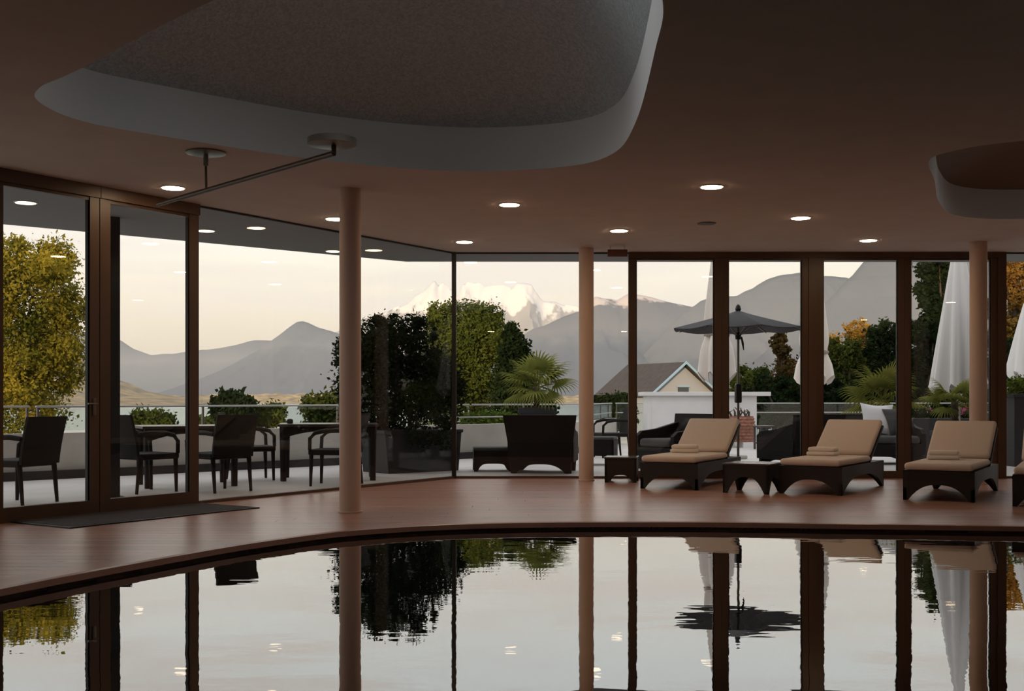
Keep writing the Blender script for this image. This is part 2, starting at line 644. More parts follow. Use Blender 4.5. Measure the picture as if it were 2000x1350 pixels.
# near deck (behind and beside the camera) and coping ring around the pool
near = MB()
near.box(FEND.x, -3.3, YB, y - 0.002, -0.016, 0.0)
near.box(8.98, XR, YB, y - 0.002, -0.016, 0.0)
near.box(-3.298, 8.978, YB, 1.3, -0.016, 0.0)
near.build('deck_panel', WOOD, floor)
n = len(pool)
o1 = offset_loop(pool, OUTS * 0.235)
o2 = offset_loop(pool, OUTS * 0.225)
inn = offset_loop(pool, -OUTS * 0.03)
cop = MB()
prof = [(o1, -0.014), (o1, 0.0005), (o2, 0.006), (pool, 0.006), (inn, 0.0), (inn, -0.040), (pool, -0.042)]
for lp, z in prof:
    cop.v += [(p[0], p[1], z) for p in lp]
for k in range(len(prof) - 1):
    for i in range(n):
        i2 = (i + 1) % n
        cop.f.append((k * n + i, k * n + i2, (k + 1) * n + i2, (k + 1) * n + i))
COPE = mat('coping_wood', (0.46, 0.24, 0.17), 0.30, spec=0.6, var=0.12, vscale=2.5)
cop.build('coping', COPE, floor)

# ---- pool basin and water
bas = MB()
bas.v += [(p[0], p[1], -0.02) for p in pool] + [(p[0], p[1], -1.4) for p in pool]
bas.f += [(i, (i + 1) % n, n + (i + 1) % n, n + i) for i in range(n)]
tr = tessellate_polygon([[Vector((p[0], p[1], 0)) for p in pool]])
bas.f += [tuple(n + i for i in t) for t in tr]
basin = bas.build('pool_basin', PTILE)
tag(basin, 'dark tiled basin of the indoor pool', 'pool', kind='structure')
wt = MB()
wt.add([(p[0], p[1], ZW) for p in pool], [tuple(t) for t in tr])
water = wt.build('pool_water', POOLW)
face_up(water)
tag(water, 'still dark pool water mirroring the window front', 'water', kind='structure')

# ---- ceiling with two soft-shaped recesses
rec1_ctrl = [(-3.10, 7.55), (-3.02, 8.05), (-2.62, 8.50), (-1.51, 9.42), (-0.44, 9.84), (0.43, 9.66), (0.80, 9.14), (0.87, 8.1), (0.80, 6.45),
             (0.73, 5.6), (0.45, 4.6), (-0.25, 4.55), (-1.45, 5.62), (-2.58, 6.83), (-2.95, 7.2)]
rec2_ctrl = [(3.42, 9.45), (3.78, 10.3), (4.25, 11.45), (4.75, 12.25), (5.5, 12.45), (6.6, 12.0), (7.6, 10.8), (7.6, 9.3), (6.2, 8.5), (4.8, 8.35), (3.8, 8.72), (3.45, 9.08)]
rec1 = [(p.x, p.y) for p in catmull([(x, y, 0) for x, y in rec1_ctrl], 8)]
rec2 = [(p.x, p.y) for p in catmull([(x, y, 0) for x, y in rec2_ctrl], 8)]
ceiling = flat_with_holes(MB(), room, [rec1, rec2], H).build('ceiling', CEIL)
tag(ceiling, 'smooth warm plaster ceiling with two rounded recesses', 'ceiling', kind='structure')

def recess(name, loop, rim_h, rise, hole, label, c, flare, shell=None):
    n = len(loop)
    t = empty(name, (c[0], c[1], H), 0, label, 'ceiling recess', kind='structure')
    rel = [(p[0] - c[0], p[1] - c[1]) for p in loop]
    rm = MB()
    rm.v += [(p[0], p[1], 0) for p in rel] + [(p[0] * flare, p[1] * flare, rim_h + 0.05) for p in rel]
    rm.f += [(i, (i + 1) % n, n + (i + 1) % n, n + i) for i in range(n)]
    smooth_auto(rm.build('rim', RIM, t), 60)
    dm = MB()
    K = 14
    s0, s1 = flare + 0.02, hole
    for k in range(K + 1):
        q = k / K
        s = s0 + (s1 - s0) * q
        z = rim_h + rise * (1 - ((s - 0.0) / s0) ** 2.2)
        dm.v += [(p[0] * s, p[1] * s, z) for p in rel]
    for k in range(K):
        dm.f += [(k * n + i, k * n + (i + 1) % n, (k + 1) * n + (i + 1) % n, (k + 1) * n + i) for i in range(n)]
    if hole < 0.05:
        dm.f.append(tuple(K * n + i for i in range(n)))
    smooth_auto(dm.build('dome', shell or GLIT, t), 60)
    if hole > 0.05:
        zc = rim_h + rise * (1 - (s1 / s0) ** 2.2)
        cu = MB()
        cu.v += [(p[0] * s1, p[1] * s1, zc) for p in rel] + [(p[0] * s1, p[1] * s1, zc + 0.06) for p in rel]
        cu.f += [(i, (i + 1) % n, n + (i + 1) % n, n + i) for i in range(n)]
        cu.build('skylight_curb', RIM, t)
        g = MB()
        g.prism([(p[0] * s1 * 1.02, p[1] * s1 * 1.02) for p in rel], 'z', zc + 0.06, zc + 0.072)
        g.build('skylight_pane', GLASS, t)
    return t
recess('ceiling_recess', rec1, 0.335, 0.90, 0.55, 'large rounded ceiling recess with white rim and glittering grey dome', (-0.10, 5.95), 1.0)
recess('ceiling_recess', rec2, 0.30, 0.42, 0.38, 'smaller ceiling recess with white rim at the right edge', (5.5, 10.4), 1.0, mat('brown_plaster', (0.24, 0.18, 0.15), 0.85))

# ---- soffit and roof edge outside
def on_left_line(x):
    k = (x - 1000) / F
    s = (k * C0.y - C0.x) / (U.x - k * U.y)
    return s
SE = [(XR + 3, 16.4), (-1.50, 16.33), (-3.92, 14.28), (-5.72, 12.80), (-9.5, 9.7), (-9.5, FEND.y)]
soff = [(FEND.x, FEND.y), (C0.x, C0.y), (XR, 15.3), (XR + 3, 15.3)] + SE
sf = MB()
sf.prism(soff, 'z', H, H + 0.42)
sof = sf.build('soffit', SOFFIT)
tag(sof, 'grey plaster underside of the roof overhang outside the glass', 'soffit', kind='structure')
rf = MB()
rf.prism([(-16, -14), (30, -14), (30, 5.0), (XR + 3, 5.0), (XR + 3, 16.4), (-1.5, 16.33)][:2] + [(30, 3.0), (8.6, 3.0), (8.6, -14)][:0] + [(30, 2.2), (-16, 2.2)], 'z', H + 0.42, H + 0.6)
roof = rf.build('roof', SOFFIT)  # unseen roof, made wider than the hall to shade the terrace
tag(roof, 'unseen flat roof of the pool building, widened to shade the terrace', 'roof', kind='structure')
# ---- walls
def wall(name, x0, x1, y0, y1, z0, z1, label, m=WALL):
    return tag(MB().box(x0, x1, y0, y1, z0, z1).build(name, m), label, 'wall', kind='structure')
wall('wall_back', FEND.x - 0.2, XR + 0.2, YB - 0.2, YB, -0.2, H + 0.42, 'plain plaster wall behind the pool')
wall('wall_right', XR, XR + 0.2, YB, 15.4, -0.2, H + 0.42, 'plain plaster wall at the right end of the pool hall')
wall('wall_left', FEND.x - 0.2, FEND.x, YB, FEND.y, -0.2, H + 0.42, 'plain plaster wall at the left end of the pool hall')
wall('wall_wing_shade', -16, FEND.x - 0.22, -5, 4.6, -0.2, H + 0.42, 'unseen block added left of the pool to shade the terrace', CONC)  # unseen block added to keep low sun off the left terrace
wall('wall_upper_shade', -6.5, 34, -16, -6.2, H + 0.6, 12.0, 'unseen upper block added behind the pool hall to shade the right-hand trees', CONC)  # unseen block added to throw shade on the trees at right

# ---- columns
def column(x, y_px, r, name, label):
    p = FL(x, y_px)
    t = empty(name, (p.x, p.y + r, 0), 0, label, 'column', 'round columns carrying the ceiling', kind='structure')
    m = MB().lathe([(r, 0.0), (r, H)], 40)
    smooth_auto(m.build('shaft', COLUMN, t))
    m = MB().lathe([(r + 0.012, 0.001), (r + 0.012, 0.012), (r, 0.016)], 40)
    m.build('base_ring', COLUMN, t)
    return t
column(681, 1003, 0.100, 'column', 'round cream column nearest the pool, left of the photo centre')
column(1146, 940, 0.096, 'column', 'slender round column beside the hanging red sign')
c3 = empty('column', (911 * 14.3 / F, 14.3, 0), 0, 'round column behind the rightmost full lounger', 'column', 'round columns carrying the ceiling', kind='structure')
smooth_auto(MB().lathe([(0.105, 0.0), (0.105, H)], 40).build('shaft', COLUMN, c3))
MB().lathe([(0.117, 0.001), (0.117, 0.012), (0.105, 0.016)], 40).build('base_ring', COLUMN, c3)

# ---- glazing
def leaf_door(name, p0, p1, label, header=0.09, st=0.085, bot=0.12, handle=False, top=H):
    """framed glass door leaf from p0 to p1 (2-D), thickness centred on the line"""
    p0, p1 = Vector(p0), Vector(p1)
    d = p1 - p0
    w = d.length
    ang = math.atan2(d.y, d.x)
    t = empty(name, (p0.x, p0.y, 0), ang, label, 'door', kind='structure')
    th = 0.035
    MB().box(0.002, st, -th, th, 0.0, top - header).build('stile', BRONZE, t)
    t2 = MB().box(w - st, w - 0.002, -th, th, 0.0, top - header).build('stile', BRONZE, t)
    MB().box(st, w - st, -th, th, 0.0, bot).build('bottom_rail', BRONZE, t)
    MB().box(0.0, w, -th - 0.02, th + 0.02, top - header, top).build('header', BRONZE, t)
    MB().box(st, w - st, -th + 0.01, th - 0.01, top - header - 0.03, top - header).build('top_rail', BRONZE, t)
    MB().box(st - 0.004, w - st + 0.004, -0.006, 0.006, bot - 0.004, top - header - 0.026).build('pane', GLASS, t)
    g = MB()
    for a, b in ((st, st + 0.014), (w - st - 0.014, w - st)):
        g.box(a, b, -0.018, 0.018, bot, top - header - 0.03)
    g.build('gasket', BLACK, t)
    return t
def glass_wall(name, p0, p1, label, sill=0.03, top=H):
    p0, p1 = Vector(p0), Vector(p1)
    d = p1 - p0
    w = d.length
    ang = math.atan2(d.y, d.x)
    t = empty(name, (p0.x, p0.y, 0), ang, label, 'window', kind='structure')
    MB().box(0, w, -0.035, 0.035, 0.0, sill).build('sill', BRONZE, t)
    MB().box(0, w, -0.012, 0.012, top - 0.02, top).build('head_channel', BLACK, t)
    MB().box(0, w, -0.007, 0.007, sill, top - 0.02).build('pane', GLASS, t)
    return t
# left glass front
sL = [on_left_line(384), on_left_line(190.5)]
sEnd = on_left_line(-1.0) + 0.09
glass_wall('window_1', LW(0.03), LW(sL[0] - 0.012), 'tall frameless glass pane between the left door and the black corner post')
d6 = leaf_door('door_1', LW(sL[1]), LW(sL[0]), 'bronze-framed glass door leaf next to the frameless pane on the left', header=0.11, st=0.115, bot=0.13)
d5 = leaf_door('door_2', LW(sEnd), LW(sL[1] + 0.006), 'bronze-framed glass door leaf with handle at the left edge', header=0.11, st=0.10, bot=0.13)
glass_wall('window_2', LW(9.6), LW(sEnd + 0.006), 'frameless glass pane left of the left doors')
# door handle (lever and keyhole plate) on the meeting stile
wleaf = (LW(sL[1] + 0.006) - LW(sEnd)).length
hd = MB().rbox(wleaf - 0.075, wleaf - 0.045, -0.052, -0.036, 0.90, 1.06, 0.006, 2)
hd.tube([(wleaf - 0.06, -0.04, 1.01), (wleaf - 0.06, -0.085, 1.01), (wleaf - 0.16, -0.085, 1.01)], 0.009, 8)
hd.build('handle', STEEL, [c for c in d5.children if c.name.startswith('stile')][-1])
# corner post
cp = MB().box(-0.028, 0.028, -0.05, 0.05, 0, H)
cpo = cp.build('trim_1', BLACK)
cpo.location = (C0.x, C0.y, 0)
tag(cpo, 'thin black corner post where the two glass fronts meet', 'post', kind='structure')
# right glass front
YF = 15.3
def XF(x):
    return (x - 1000) * YF / F
glass_wall('window_3', (C0.x + 0.03, YF), (XF(1228), YF), 'wide frameless glass pane between the corner post and the right doors')
xs = [XF(1227), XF(1409), XF(1586), XF(1765), XF(1946)]
names = ['first glass door leaf of the right front, behind the first lounger', 'second glass door leaf of the right front, in front of the grey umbrella',
         'third glass door leaf of the right front, behind the middle lounger', 'fourth glass door leaf of the right front, beside the right column']
for i in range(4):
    a, b = xs[i], xs[i + 1]
    if i == 1:
        b -= 0.055
    if i == 2:
        a += 0.055
    leaf_door('door_%d' % (i + 3), (a, YF), (b, YF), names[i], header=0.075, st=0.085 if i else 0.10, bot=0.10)
j = MB().box(xs[2] - 0.055, xs[2] + 0.055, YF - 0.05, YF + 0.05, 0, H).build('trim_2', BRONZE)
tag(j, 'bronze jamb post between the two pairs of right doors', 'post', kind='structure')
j = MB().box(xs[4], xs[4] + 0.11, YF - 0.06, YF + 0.05, 0, H).build('trim_3', BRONZE)
tag(j, 'bronze end post right of the fourth door leaf', 'post', kind='structure')
glass_wall('window_4', (xs[4] + 0.12, YF), (XR, YF), 'frameless glass pane at the right edge beyond the end post')

# ---- terrace, parapet wall, glass balustrade
PAR = [(-13.5, 7.8), (-6.2, 15.1), (-0.95, 20.35), (1.6, 22.9), (2.5, 27.6), (14.5, 29.2)]
terr = [(C0.x, C0.y + 0.0), (FEND.x, FEND.y), (FEND.x - 0.3, 4.7), (-13.5, 4.7)] + [(p[0], p[1]) for p in PAR] + [(14.5, 15.3)]
ter = MB().prism(terr, 'z', -0.30, -0.004)
terrace = ter.build('terrace_floor', TERR)
tag(terrace, 'pale stone terrace floor outside the glass', 'terrace', kind='structure')

def left_normal(a, b):
    t = (Vector(b) - Vector(a)).normalized()
    return Vector((-t.y, t.x))
pw = MB()
ch = MB()
for a, b in zip(PAR[:4], PAR[1:5]):
    nrm = left_normal(a, b)
    a2, b2 = Vector(a) + nrm * 0.22, Vector(b) + nrm * 0.22
    pw.prism([a, b, b2, a2], 'z', -0.3, 0.60)
    a0, b0 = Vector(a) - nrm * 0.10, Vector(b) - nrm * 0.10
    ch.prism([a, b, b0, a0], 'z', -0.003, 0.11)
wt_ = pw.build('wall_terrace', CONC)
tag(wt_, 'low pale concrete parapet wall along the terrace edge', 'wall', kind='structure')
c_ = ch.build('trim_4', BLACK)
tag(c_, 'black drainage channel along the foot of the parapet wall', 'channel', kind='structure')
bal_labels = ['glass balustrade with steel handrail beyond the left dining chairs', 'glass balustrade with steel handrail beyond the leafy shrub and dining tables',
              'glass balustrade with steel handrail beyond the potted palm', 'glass balustrade with steel handrail beside the white bar', 'glass balustrade with steel handrail in front of the dark trees on the right']
for q, (a, b) in enumerate(zip(PAR[:-1], PAR[1:])):
    a, b = Vector(a), Vector(b)
    nrm = left_normal(a, b)
    z0 = 0.60 if q < 4 else 0.02
    t = empty('glass_balustrade', (a.x + nrm.x * 0.11, a.y + nrm.y * 0.11, z0), math.atan2(b.y - a.y, b.x - a.x), bal_labels[q], 'balustrade', 'terrace balustrade sections')
    L = (b - a).length - 0.08
    hh = 0.965 - z0
    rail = MB()
    rail.rbox(0, L, -0.022, 0.022, hh - 0.028, hh, 0.008, 2)
    rail.build('handrail', RAILM, t)
    if q >= 2:
        MB().rbox(0, L, -0.014, 0.014, hh - 0.25, hh - 0.225, 0.006, 2).build('middle_rail', RAILM, t)
    k = max(2, round(L / 2.2))
    for i in range(k + 1):
        xx = 0.03 + (L - 0.06) * i / k
        MB().box(xx - 0.014, xx + 0.014, -0.014, 0.014, 0, hh - 0.028).build('post', STEEL, t)
        if i < k:
            x2 = 0.03 + (L - 0.06) * (i + 1) / k
            MB().box(xx + 0.03, x2 - 0.03, -0.005, 0.005, 0.03, hh - 0.04).build('pane', BGLASS, t)

# ---- land and lake
hill = MB()
NX, NY = 40, 24
for j in range(NY + 1):
    for i in range(NX + 1):
        X = -110 + 260 * i / NX
        Y = -20 + 150 * j / NY
        d = max(0.0, Y - (19 + 0.75 * max(-30, min(10, X)) + 0.0))
        z = -0.55 - 15.5 * (1 - math.exp(-(d / 38) ** 1.6)) - (1.2 if X < -8 else 0)
        z += 0.5 * noise.noise(Vector((X * 0.07, Y * 0.07, 0))) - 0.4
        hill.v.append((X, Y, min(z, -0.5)))
for j in range(NY):
    for i in range(NX):
        a = j * (NX + 1) + i
        hill.f.append((a, a + 1, a + NX + 2, a + NX + 1))
GRASS = mat('hillside_green', (0.035, 0.055, 0.018), 0.95, color2=(0.075, 0.085, 0.03), vscale=0.35)
hl = hill.build('hillside', GRASS, smooth=True)
tag(hl, 'green slope falling from the terrace to the lake', 'hillside', kind='structure')
LZ = -15.0
lk = MB().add([(-14000, 70, LZ), (14000, 70, LZ), (14000, 14000, LZ), (-14000, 14000, LZ)], [(0, 1, 2, 3)])
lake = lk.build('lake', LAKEW)
face_up(lake)
tag(lake, 'pale blue lake beyond the terrace', 'lake', kind='structure')

# ---- mountains (true distances, true heights)
def rock_mat(name, forest, rock, snow, z_rock, z_snow, spread=60, nscale=0.006):
    m = bpy.data.materials.new(name)
    m.use_nodes = True
    t = m.node_tree
    b = t.nodes['Principled BSDF']
    b.inputs['Roughness'].default_value = 1.0
    b.inputs['Specular IOR Level'].default_value = 0.0
    g = t.nodes.new('ShaderNodeNewGeometry')
    s = t.nodes.new('ShaderNodeSeparateXYZ')
    n = t.nodes.new('ShaderNodeTexNoise')
    n.inputs['Scale'].default_value = nscale
    n.inputs['Detail'].default_value = 8
    n.inputs['Roughness'].default_value = 0.6
    t.links.new(g.outputs['Position'], s.inputs[0])
    mpn = t.nodes.new('ShaderNodeMapping')
    mpn.inputs['Scale'].default_value = (1.15, 0.35, 0.8)
    t.links.new(g.outputs['Position'], mpn.inputs[0])
    t.links.new(mpn.outputs[0], n.inputs['Vector'])
    mm = t.nodes.new('ShaderNodeMath')
    mm.operation = 'MULTIPLY_ADD'
    mm.inputs[1].default_value = spread * 4
    t.links.new(n.outputs[0], mm.inputs[0])
    t.links.new(s.outputs['Z'], mm.inputs[2])
    mr = t.nodes.new('ShaderNodeMapRange')
    zz = spread * 2
    lo, hi = 0.0, 2000.0
    mr.inputs[1].default_value = lo
    mr.inputs[2].default_value = hi
    t.links.new(mm.outputs[0], mr.inputs[0])
    r = t.nodes.new('ShaderNodeValToRGB')
    el = r.color_ramp.elements
    el[0].position = max(0, (z_rock + zz - spread) / hi)
    el[0].color = (*forest, 1)
    el[1].position = min(1, (z_snow + zz + spread * 0.3) / hi)
    el[1].color = (*snow, 1)
    k = el.new((z_rock + zz) / hi)
    k.color = (*rock, 1)
    k = el.new((z_snow + zz) / hi)
    k.color = (*rock, 1)
    t.links.new(mr.outputs[0], r.inputs[0])
    t.links.new(r.outputs[0], b.inputs['Base Color'])
    return m

def ridge(name, label, pts, d, depth, m, rough=0.25, seed=0, n=170, rows=26, jag=0.02, base=LZ - 2):
    pts = sorted(pts)
    xs_ = np.linspace(pts[0][0], pts[-1][0], n)
    ys_ = np.interp(xs_, [p[0] for p in pts], [p[1] for p in pts])
    mb = MB()
    half = rows
    for j in range(-half, rows // 2 + 1):
        s = 1 - abs(j) / half if j <= 0 else 1 - j / (rows // 2)
        for i in range(n):
            crest = EYE + (HOR - ys_[i]) * d / F - base
            X = (xs_[i] - 1000) * d / F
            Y = d + (j / half * depth if j <= 0 else j / (rows // 2) * depth * 0.6)
            nn = noise.fractal(Vector((X / depth * 5 + seed, Y / depth * 2.2, seed * 1.7)), 0.9, 2.1, 5)
            rid = 1 - abs(noise.noise(Vector((X / depth * 7 + 3.1 + seed, seed, (Y - d) / depth * 1.5))))
            fall = s ** 1.15
            env = 4 * s * (1 - s)
            z = crest * max(0.0, fall + env * rough * (0.35 * nn + 0.5 * (rid - 0.75)))
            if j == 0:
                z = crest * (1 + jag * noise.fractal(Vector((X / depth * 14, seed, 2.2)), 0.8, 2.2, 4))
            mb.v.append((X + (env * rough * 0.25 * nn * depth * 0.3), Y, base + z))
    R = half + rows // 2
    for j in range(R):
        for i in range(n - 1):
            a = j * n + i
            mb.f.append((a, a + 1, a + n + 1, a + n))
    o = mb.build(name, m)
    smooth_auto(o, 75)
    return tag(o, label, 'mountain', 'mountains across the lake', kind='structure')

SHADEROCK = rock_mat('shade_blue_forest_rock', (0.085, 0.105, 0.145), (0.13, 0.145, 0.18), (0.25, 0.25, 0.27), 350, 1000, 50)  # bluish colour stands in for the mountains lying in shadow
CRESTROCK = rock_mat('grey_rock_with_snow_crest', (0.085, 0.105, 0.145), (0.15, 0.155, 0.18), (0.66, 0.56, 0.52), 330, 500, 60, 0.009)  # blue of the lower slopes puts mountain shadow into the colour
HAZY_SNOWROCK = rock_mat('hazy_snowy_rock', (0.34, 0.34, 0.36), (0.40, 0.385, 0.39), (0.85, 0.80, 0.78), 380, 700, 170, 0.006)  # rock and lower slopes lightened: haze over the massif put into the colour
STEEP = rock_mat('steep_grey_rock', (0.09, 0.105, 0.135), (0.15, 0.16, 0.18), (0.30, 0.29, 0.29), 200, 900, 60, 0.008)  # blue-grey here also carries the mountain shadow in the colour
SHORE = mat('autumn_shore', (0.14, 0.11, 0.06), 1.0, color2=(0.52, 0.36, 0.17), vscale=0.03, spec=0, detail=8)
SHOREG = mat('sunlit_slope', (0.13, 0.12, 0.08), 1.0, color2=(0.36, 0.26, 0.15), vscale=0.02, spec=0, detail=8)
ridge('mountain', 'faint far mountain range low on the left horizon', [(-500, 560), (-200, 600), (0, 630), (150, 648), (232, 662), (258, 680), (295, 694), (350, 690), (385, 684), (430, 680), (500, 664), (600, 668), (760, 690), (900, 720)],
      11500, 3200, SHADEROCK, 0.25, 1)
ridge('mountain', 'pyramid-shaped grey mountain left of the near column', [(330, 775), (400, 748), (440, 722), (475, 700), (510, 680), (545, 655), (568, 637), (580, 629), (591, 627), (602, 630), (622, 640), (645, 646), (662, 652), (700, 660), (780, 690), (900, 730), (1000, 770)],
      8000, 2000, SHADEROCK, 0.22, 2.4, jag=0.004)
ridge('mountain', 'snowy jagged massif above the leafy shrub, behind the corner post', [(560, 700), (640, 655), (702, 628), (760, 606), (798, 592), (812, 576), (836, 562), (846, 549), (851, 548), (856, 556), (864, 553), (872, 560), (886, 566), (896, 582), (903, 556), (915, 552), (936, 554), (946, 562), (962, 556), (982, 558), (1000, 564), (1008, 553), (1022, 553), (1038, 556), (1050, 574), (1062, 589), (1085, 590), (1110, 598), (1150, 606), (1250, 620), (1400, 700)],
      9500, 1500, HAZY_SNOWROCK, 0.55, 4.0, n=340, rows=34, jag=0.015)
ridge('mountain', 'broad grey mountain with snowy crest behind the middle column', [(900, 745), (960, 700), (1015, 660), (1040, 643), (1065, 634), (1100, 620), (1135, 607), (1150, 590), (1162, 580), (1185, 583), (1205, 585), (1230, 573), (1262, 577), (1300, 589), (1350, 600), (1400, 612), (1500, 640), (1700, 720)],
      6200, 1700, CRESTROCK, 0.32, 6.3, n=260, jag=0.012)
ridge('mountain', 'bare grey mountain between the grey umbrella and the wide door post', [(1180, 775), (1260, 690), (1330, 612), (1358, 596), (1368, 588), (1400, 580), (1440, 577), (1452, 570), (1470, 564), (1500, 545), (1525, 537), (1560, 534), (1600, 538), (1650, 542), (1720, 560), (1800, 600), (2000, 680)],
      5300, 1500, STEEP, 0.30, 5.1, n=220, jag=0.008)
ridge('mountain', 'steep grey mountain flank rising towards the right edge', [(1380, 770), (1480, 700), (1560, 630), (1620, 585), (1650, 552), (1665, 538), (1685, 515), (1700, 500), (1740, 478), (1800, 455), (1900, 440), (2100, 420), (2500, 400)],
      4200, 1300, STEEP, 0.24, 8.8, jag=0.008)
sh = ridge('far_shore', 'sunlit autumn shore strip across the lake', [(-800, 768), (0, 772), (200, 770), (300, 773), (420, 771), (560, 769), (640, 770), (760, 772), (900, 774), (1080, 772), (1140, 774), (1300, 776), (1700, 777), (2600, 776)],
           4600, 260, SHORE, 0.5, 11.0, n=320, rows=8, jag=0.25)
sh['category'] = 'shore'
sl = ridge('lakeside_slope', 'sunlit tan hillside behind the big tree on the left', [(-700, 640), (-100, 650), (60, 668), (120, 682), (150, 690), (190, 712), (232, 742), (260, 752), (285, 764), (330, 772), (390, 782), (430, 787)],
           3600, 700, SHOREG, 0.3, 13.0)
sl['category'] = 'hillside'

# ---- valley haze over the lake
hz = MB().box(-9000, 9000, 700, 13500, LZ + 0.5, 360)
hm = bpy.data.materials.new('valley_haze')
hm.use_nodes = True
t = hm.node_tree
t.nodes.clear()
o_ = t.nodes.new('ShaderNodeOutputMaterial')
vs_ = t.nodes.new('ShaderNodeVolumeScatter')
vs_.inputs['Color'].default_value = (0.92, 0.94, 0.97, 1)
vs_.inputs['Density'].default_value = 0.000075
vs_.inputs['Anisotropy'].default_value = 0.0
t.links.new(vs_.outputs[0], o_.inputs['Volume'])
hzo = hz.build('valley_haze', hm)
tag(hzo, 'thin evening haze over the lake valley', 'haze', kind='stuff')

# ================================================================== OBJECTS
# ---- recessed downlights
def downlight(p, label, lens, group, r=0.098):
    t = empty('downlight', (p.x, p.y, H), 0, label, 'downlight', group)
    MB().lathe([(r, -0.0005), (r + 0.016, -0.001), (r + 0.014, -0.007), (r, -0.009)], 28).build('trim_ring', RIM, t)
    MB().lathe([(r - 0.002, -0.004), (r - 0.002, -0.0115)], 28).build('lens', lens, t)
    return t
G1 = 'lit downlights in the room ceiling'
for (x, y, lb) in ((338, 366, 'lit downlight above the left glass doors, beside the hanging rod'),
                   (655, 427, 'lit downlight half hidden by the near round column'),
                   (995, 399, 'lit downlight below the middle of the large ceiling recess'),
                   (907, 472, 'lit downlight close to the black corner post'),
                   (1209, 450, 'lit downlight above the hanging red sign'),
                   (1390, 364, 'biggest lit downlight right of the large ceiling recess'),
                   (1564, 425, 'lit downlight between the dark ceiling vent and the small recess'),
                   (1696, 469, 'lit downlight close above the third right door leaf')):
    downlight(CE(x, y), lb, LAMP, G1)
for (x, y, lb) in ((-4.4, 4.2, 'added fill downlight, out of frame by the left end of the pool'), (-4.4, 0.0, 'added fill downlight, out of frame by the near left wall'),
                   (-0.6, -2.4, 'added fill downlight, out of frame straight behind the camera'), (3.2, -2.4, 'added fill downlight, out of frame behind the camera on the right'),
                   (8.6, 12.4, 'added fill downlight, out of frame above the cut-off lounger'), (8.8, 7.5, 'added fill downlight, out of frame by the right end of the pool'),
                   (8.6, 2.4, 'added fill downlight, out of frame by the near right pool corner')):
    downlight(Vector((x, y, H)), lb, LAMP, G1)  # unseen lamps added to brighten the room from behind and beside
G2 = 'lit downlights in the roof overhang'
for (x, y, lb) in ((50, 395, 'lit overhang downlight seen through the door at the left edge'),
                   (402, 450, 'lit overhang downlight seen right beside the left door frame'),
                   (651, 490, 'lit overhang downlight seen left of the near column')):
    downlight(CE(x, y), lb, LAMPO, G2)
v = MB().lathe([(0.09, -0.0005), (0.105, -0.004), (0.095, -0.010), (0.03, -0.012)], 24).build('ceiling_vent', mat('vent_brown', (0.13, 0.09, 0.07), 0.6))
v.location = CE(1380, 436)
tag(v, 'small dark round vent in the ceiling between two downlights', 'vent')

# ---- hanging uplight: ceiling plate, stem, long rod, disc
pl = CE(402, 297)
t = empty('uplight_arm', (pl.x, pl.y, H), 0, 'metal rod with round disc hanging from a ceiling plate by the left doors', 'lamp')
smooth_auto(MB().lathe([(0.155, -0.0005), (0.155, -0.012), (0.12, -0.022), (0.03, -0.026)], 32).build('ceiling_plate', STEEL, t))
MB().tube([(0, 0, -0.02), (0, 0, -0.11)], 0.020, 12).build('collar', STEEL, t)
zr = -0.30
a = P(652, 300, 7.73) - Vector((pl.x, pl.y, H))
b = P(308, 399, 9.75) - Vector((pl.x, pl.y, H))
a.z = b.z = zr
k = (0 - a.x) / (b.x - a.x)
MB().tube([(0, 0, -0.1), (0, a.y + (b.y - a.y) * k, zr)], 0.010, 8).build('stem', ROD, t)
MB().tube([a, b], 0.019, 10).build('rod', ROD, t)
MB().tube([a, a + Vector((0, 0, 0.06))], 0.017, 10).build('elbow', ROD, t)
dz = MB().lathe([(0.14, 0.052), (0.164, 0.058), (0.164, 0.098), (0.15, 0.104)], 40, (a.x - 0.012, a.y, a.z))
smooth_auto(dz.build('disc', STEEL, t))

# ---- hanging sign
sg = P(1206, 494.5, 14.6)
t = empty('hanging_sign', (sg.x, sg.y, sg.z), 0, 'small dark red sign hanging on wires beside the slender column', 'sign')
MB().rbox(-0.125, 0.125, -0.02, 0.02, -0.045, 0.045, 0.006, 2).build('panel', SIGN, t)
for sx in (-0.09, 0.09):
    MB().tube([(sx, 0, 0.04), (sx, 0, H - sg.z)], 0.003, 6).build('wire', STEEL, t)

# ---- door mat
mA, mB_, mD = FL(136, 1033), FL(507, 993), FL(7, 1021)
u = (mB_ - mA)
ln = u.length
u.normalize()
w_ = Vector((-u.y, u.x, 0))
t = empty('door_mat', (mA.x, mA.y, 0.001), math.atan2(u.y, u.x), 'long dark door mat in front of the left glass doors', 'mat')
MB().rbox(0.03, ln - 0.03, 0.03, 0.83, 0, 0.013, 0.004, 2).build('pile', MATM, t)
e_ = MB()
e_.box(0, ln, 0, 0.03, 0, 0.010)
e_.box(0, ln, 0.83, 0.86, 0, 0.010)
e_.box(0, 0.03, 0.03, 0.83, 0, 0.010)
e_.box(ln - 0.03, ln, 0.03, 0.83, 0, 0.010)
e_.build('border', BLACK, t)

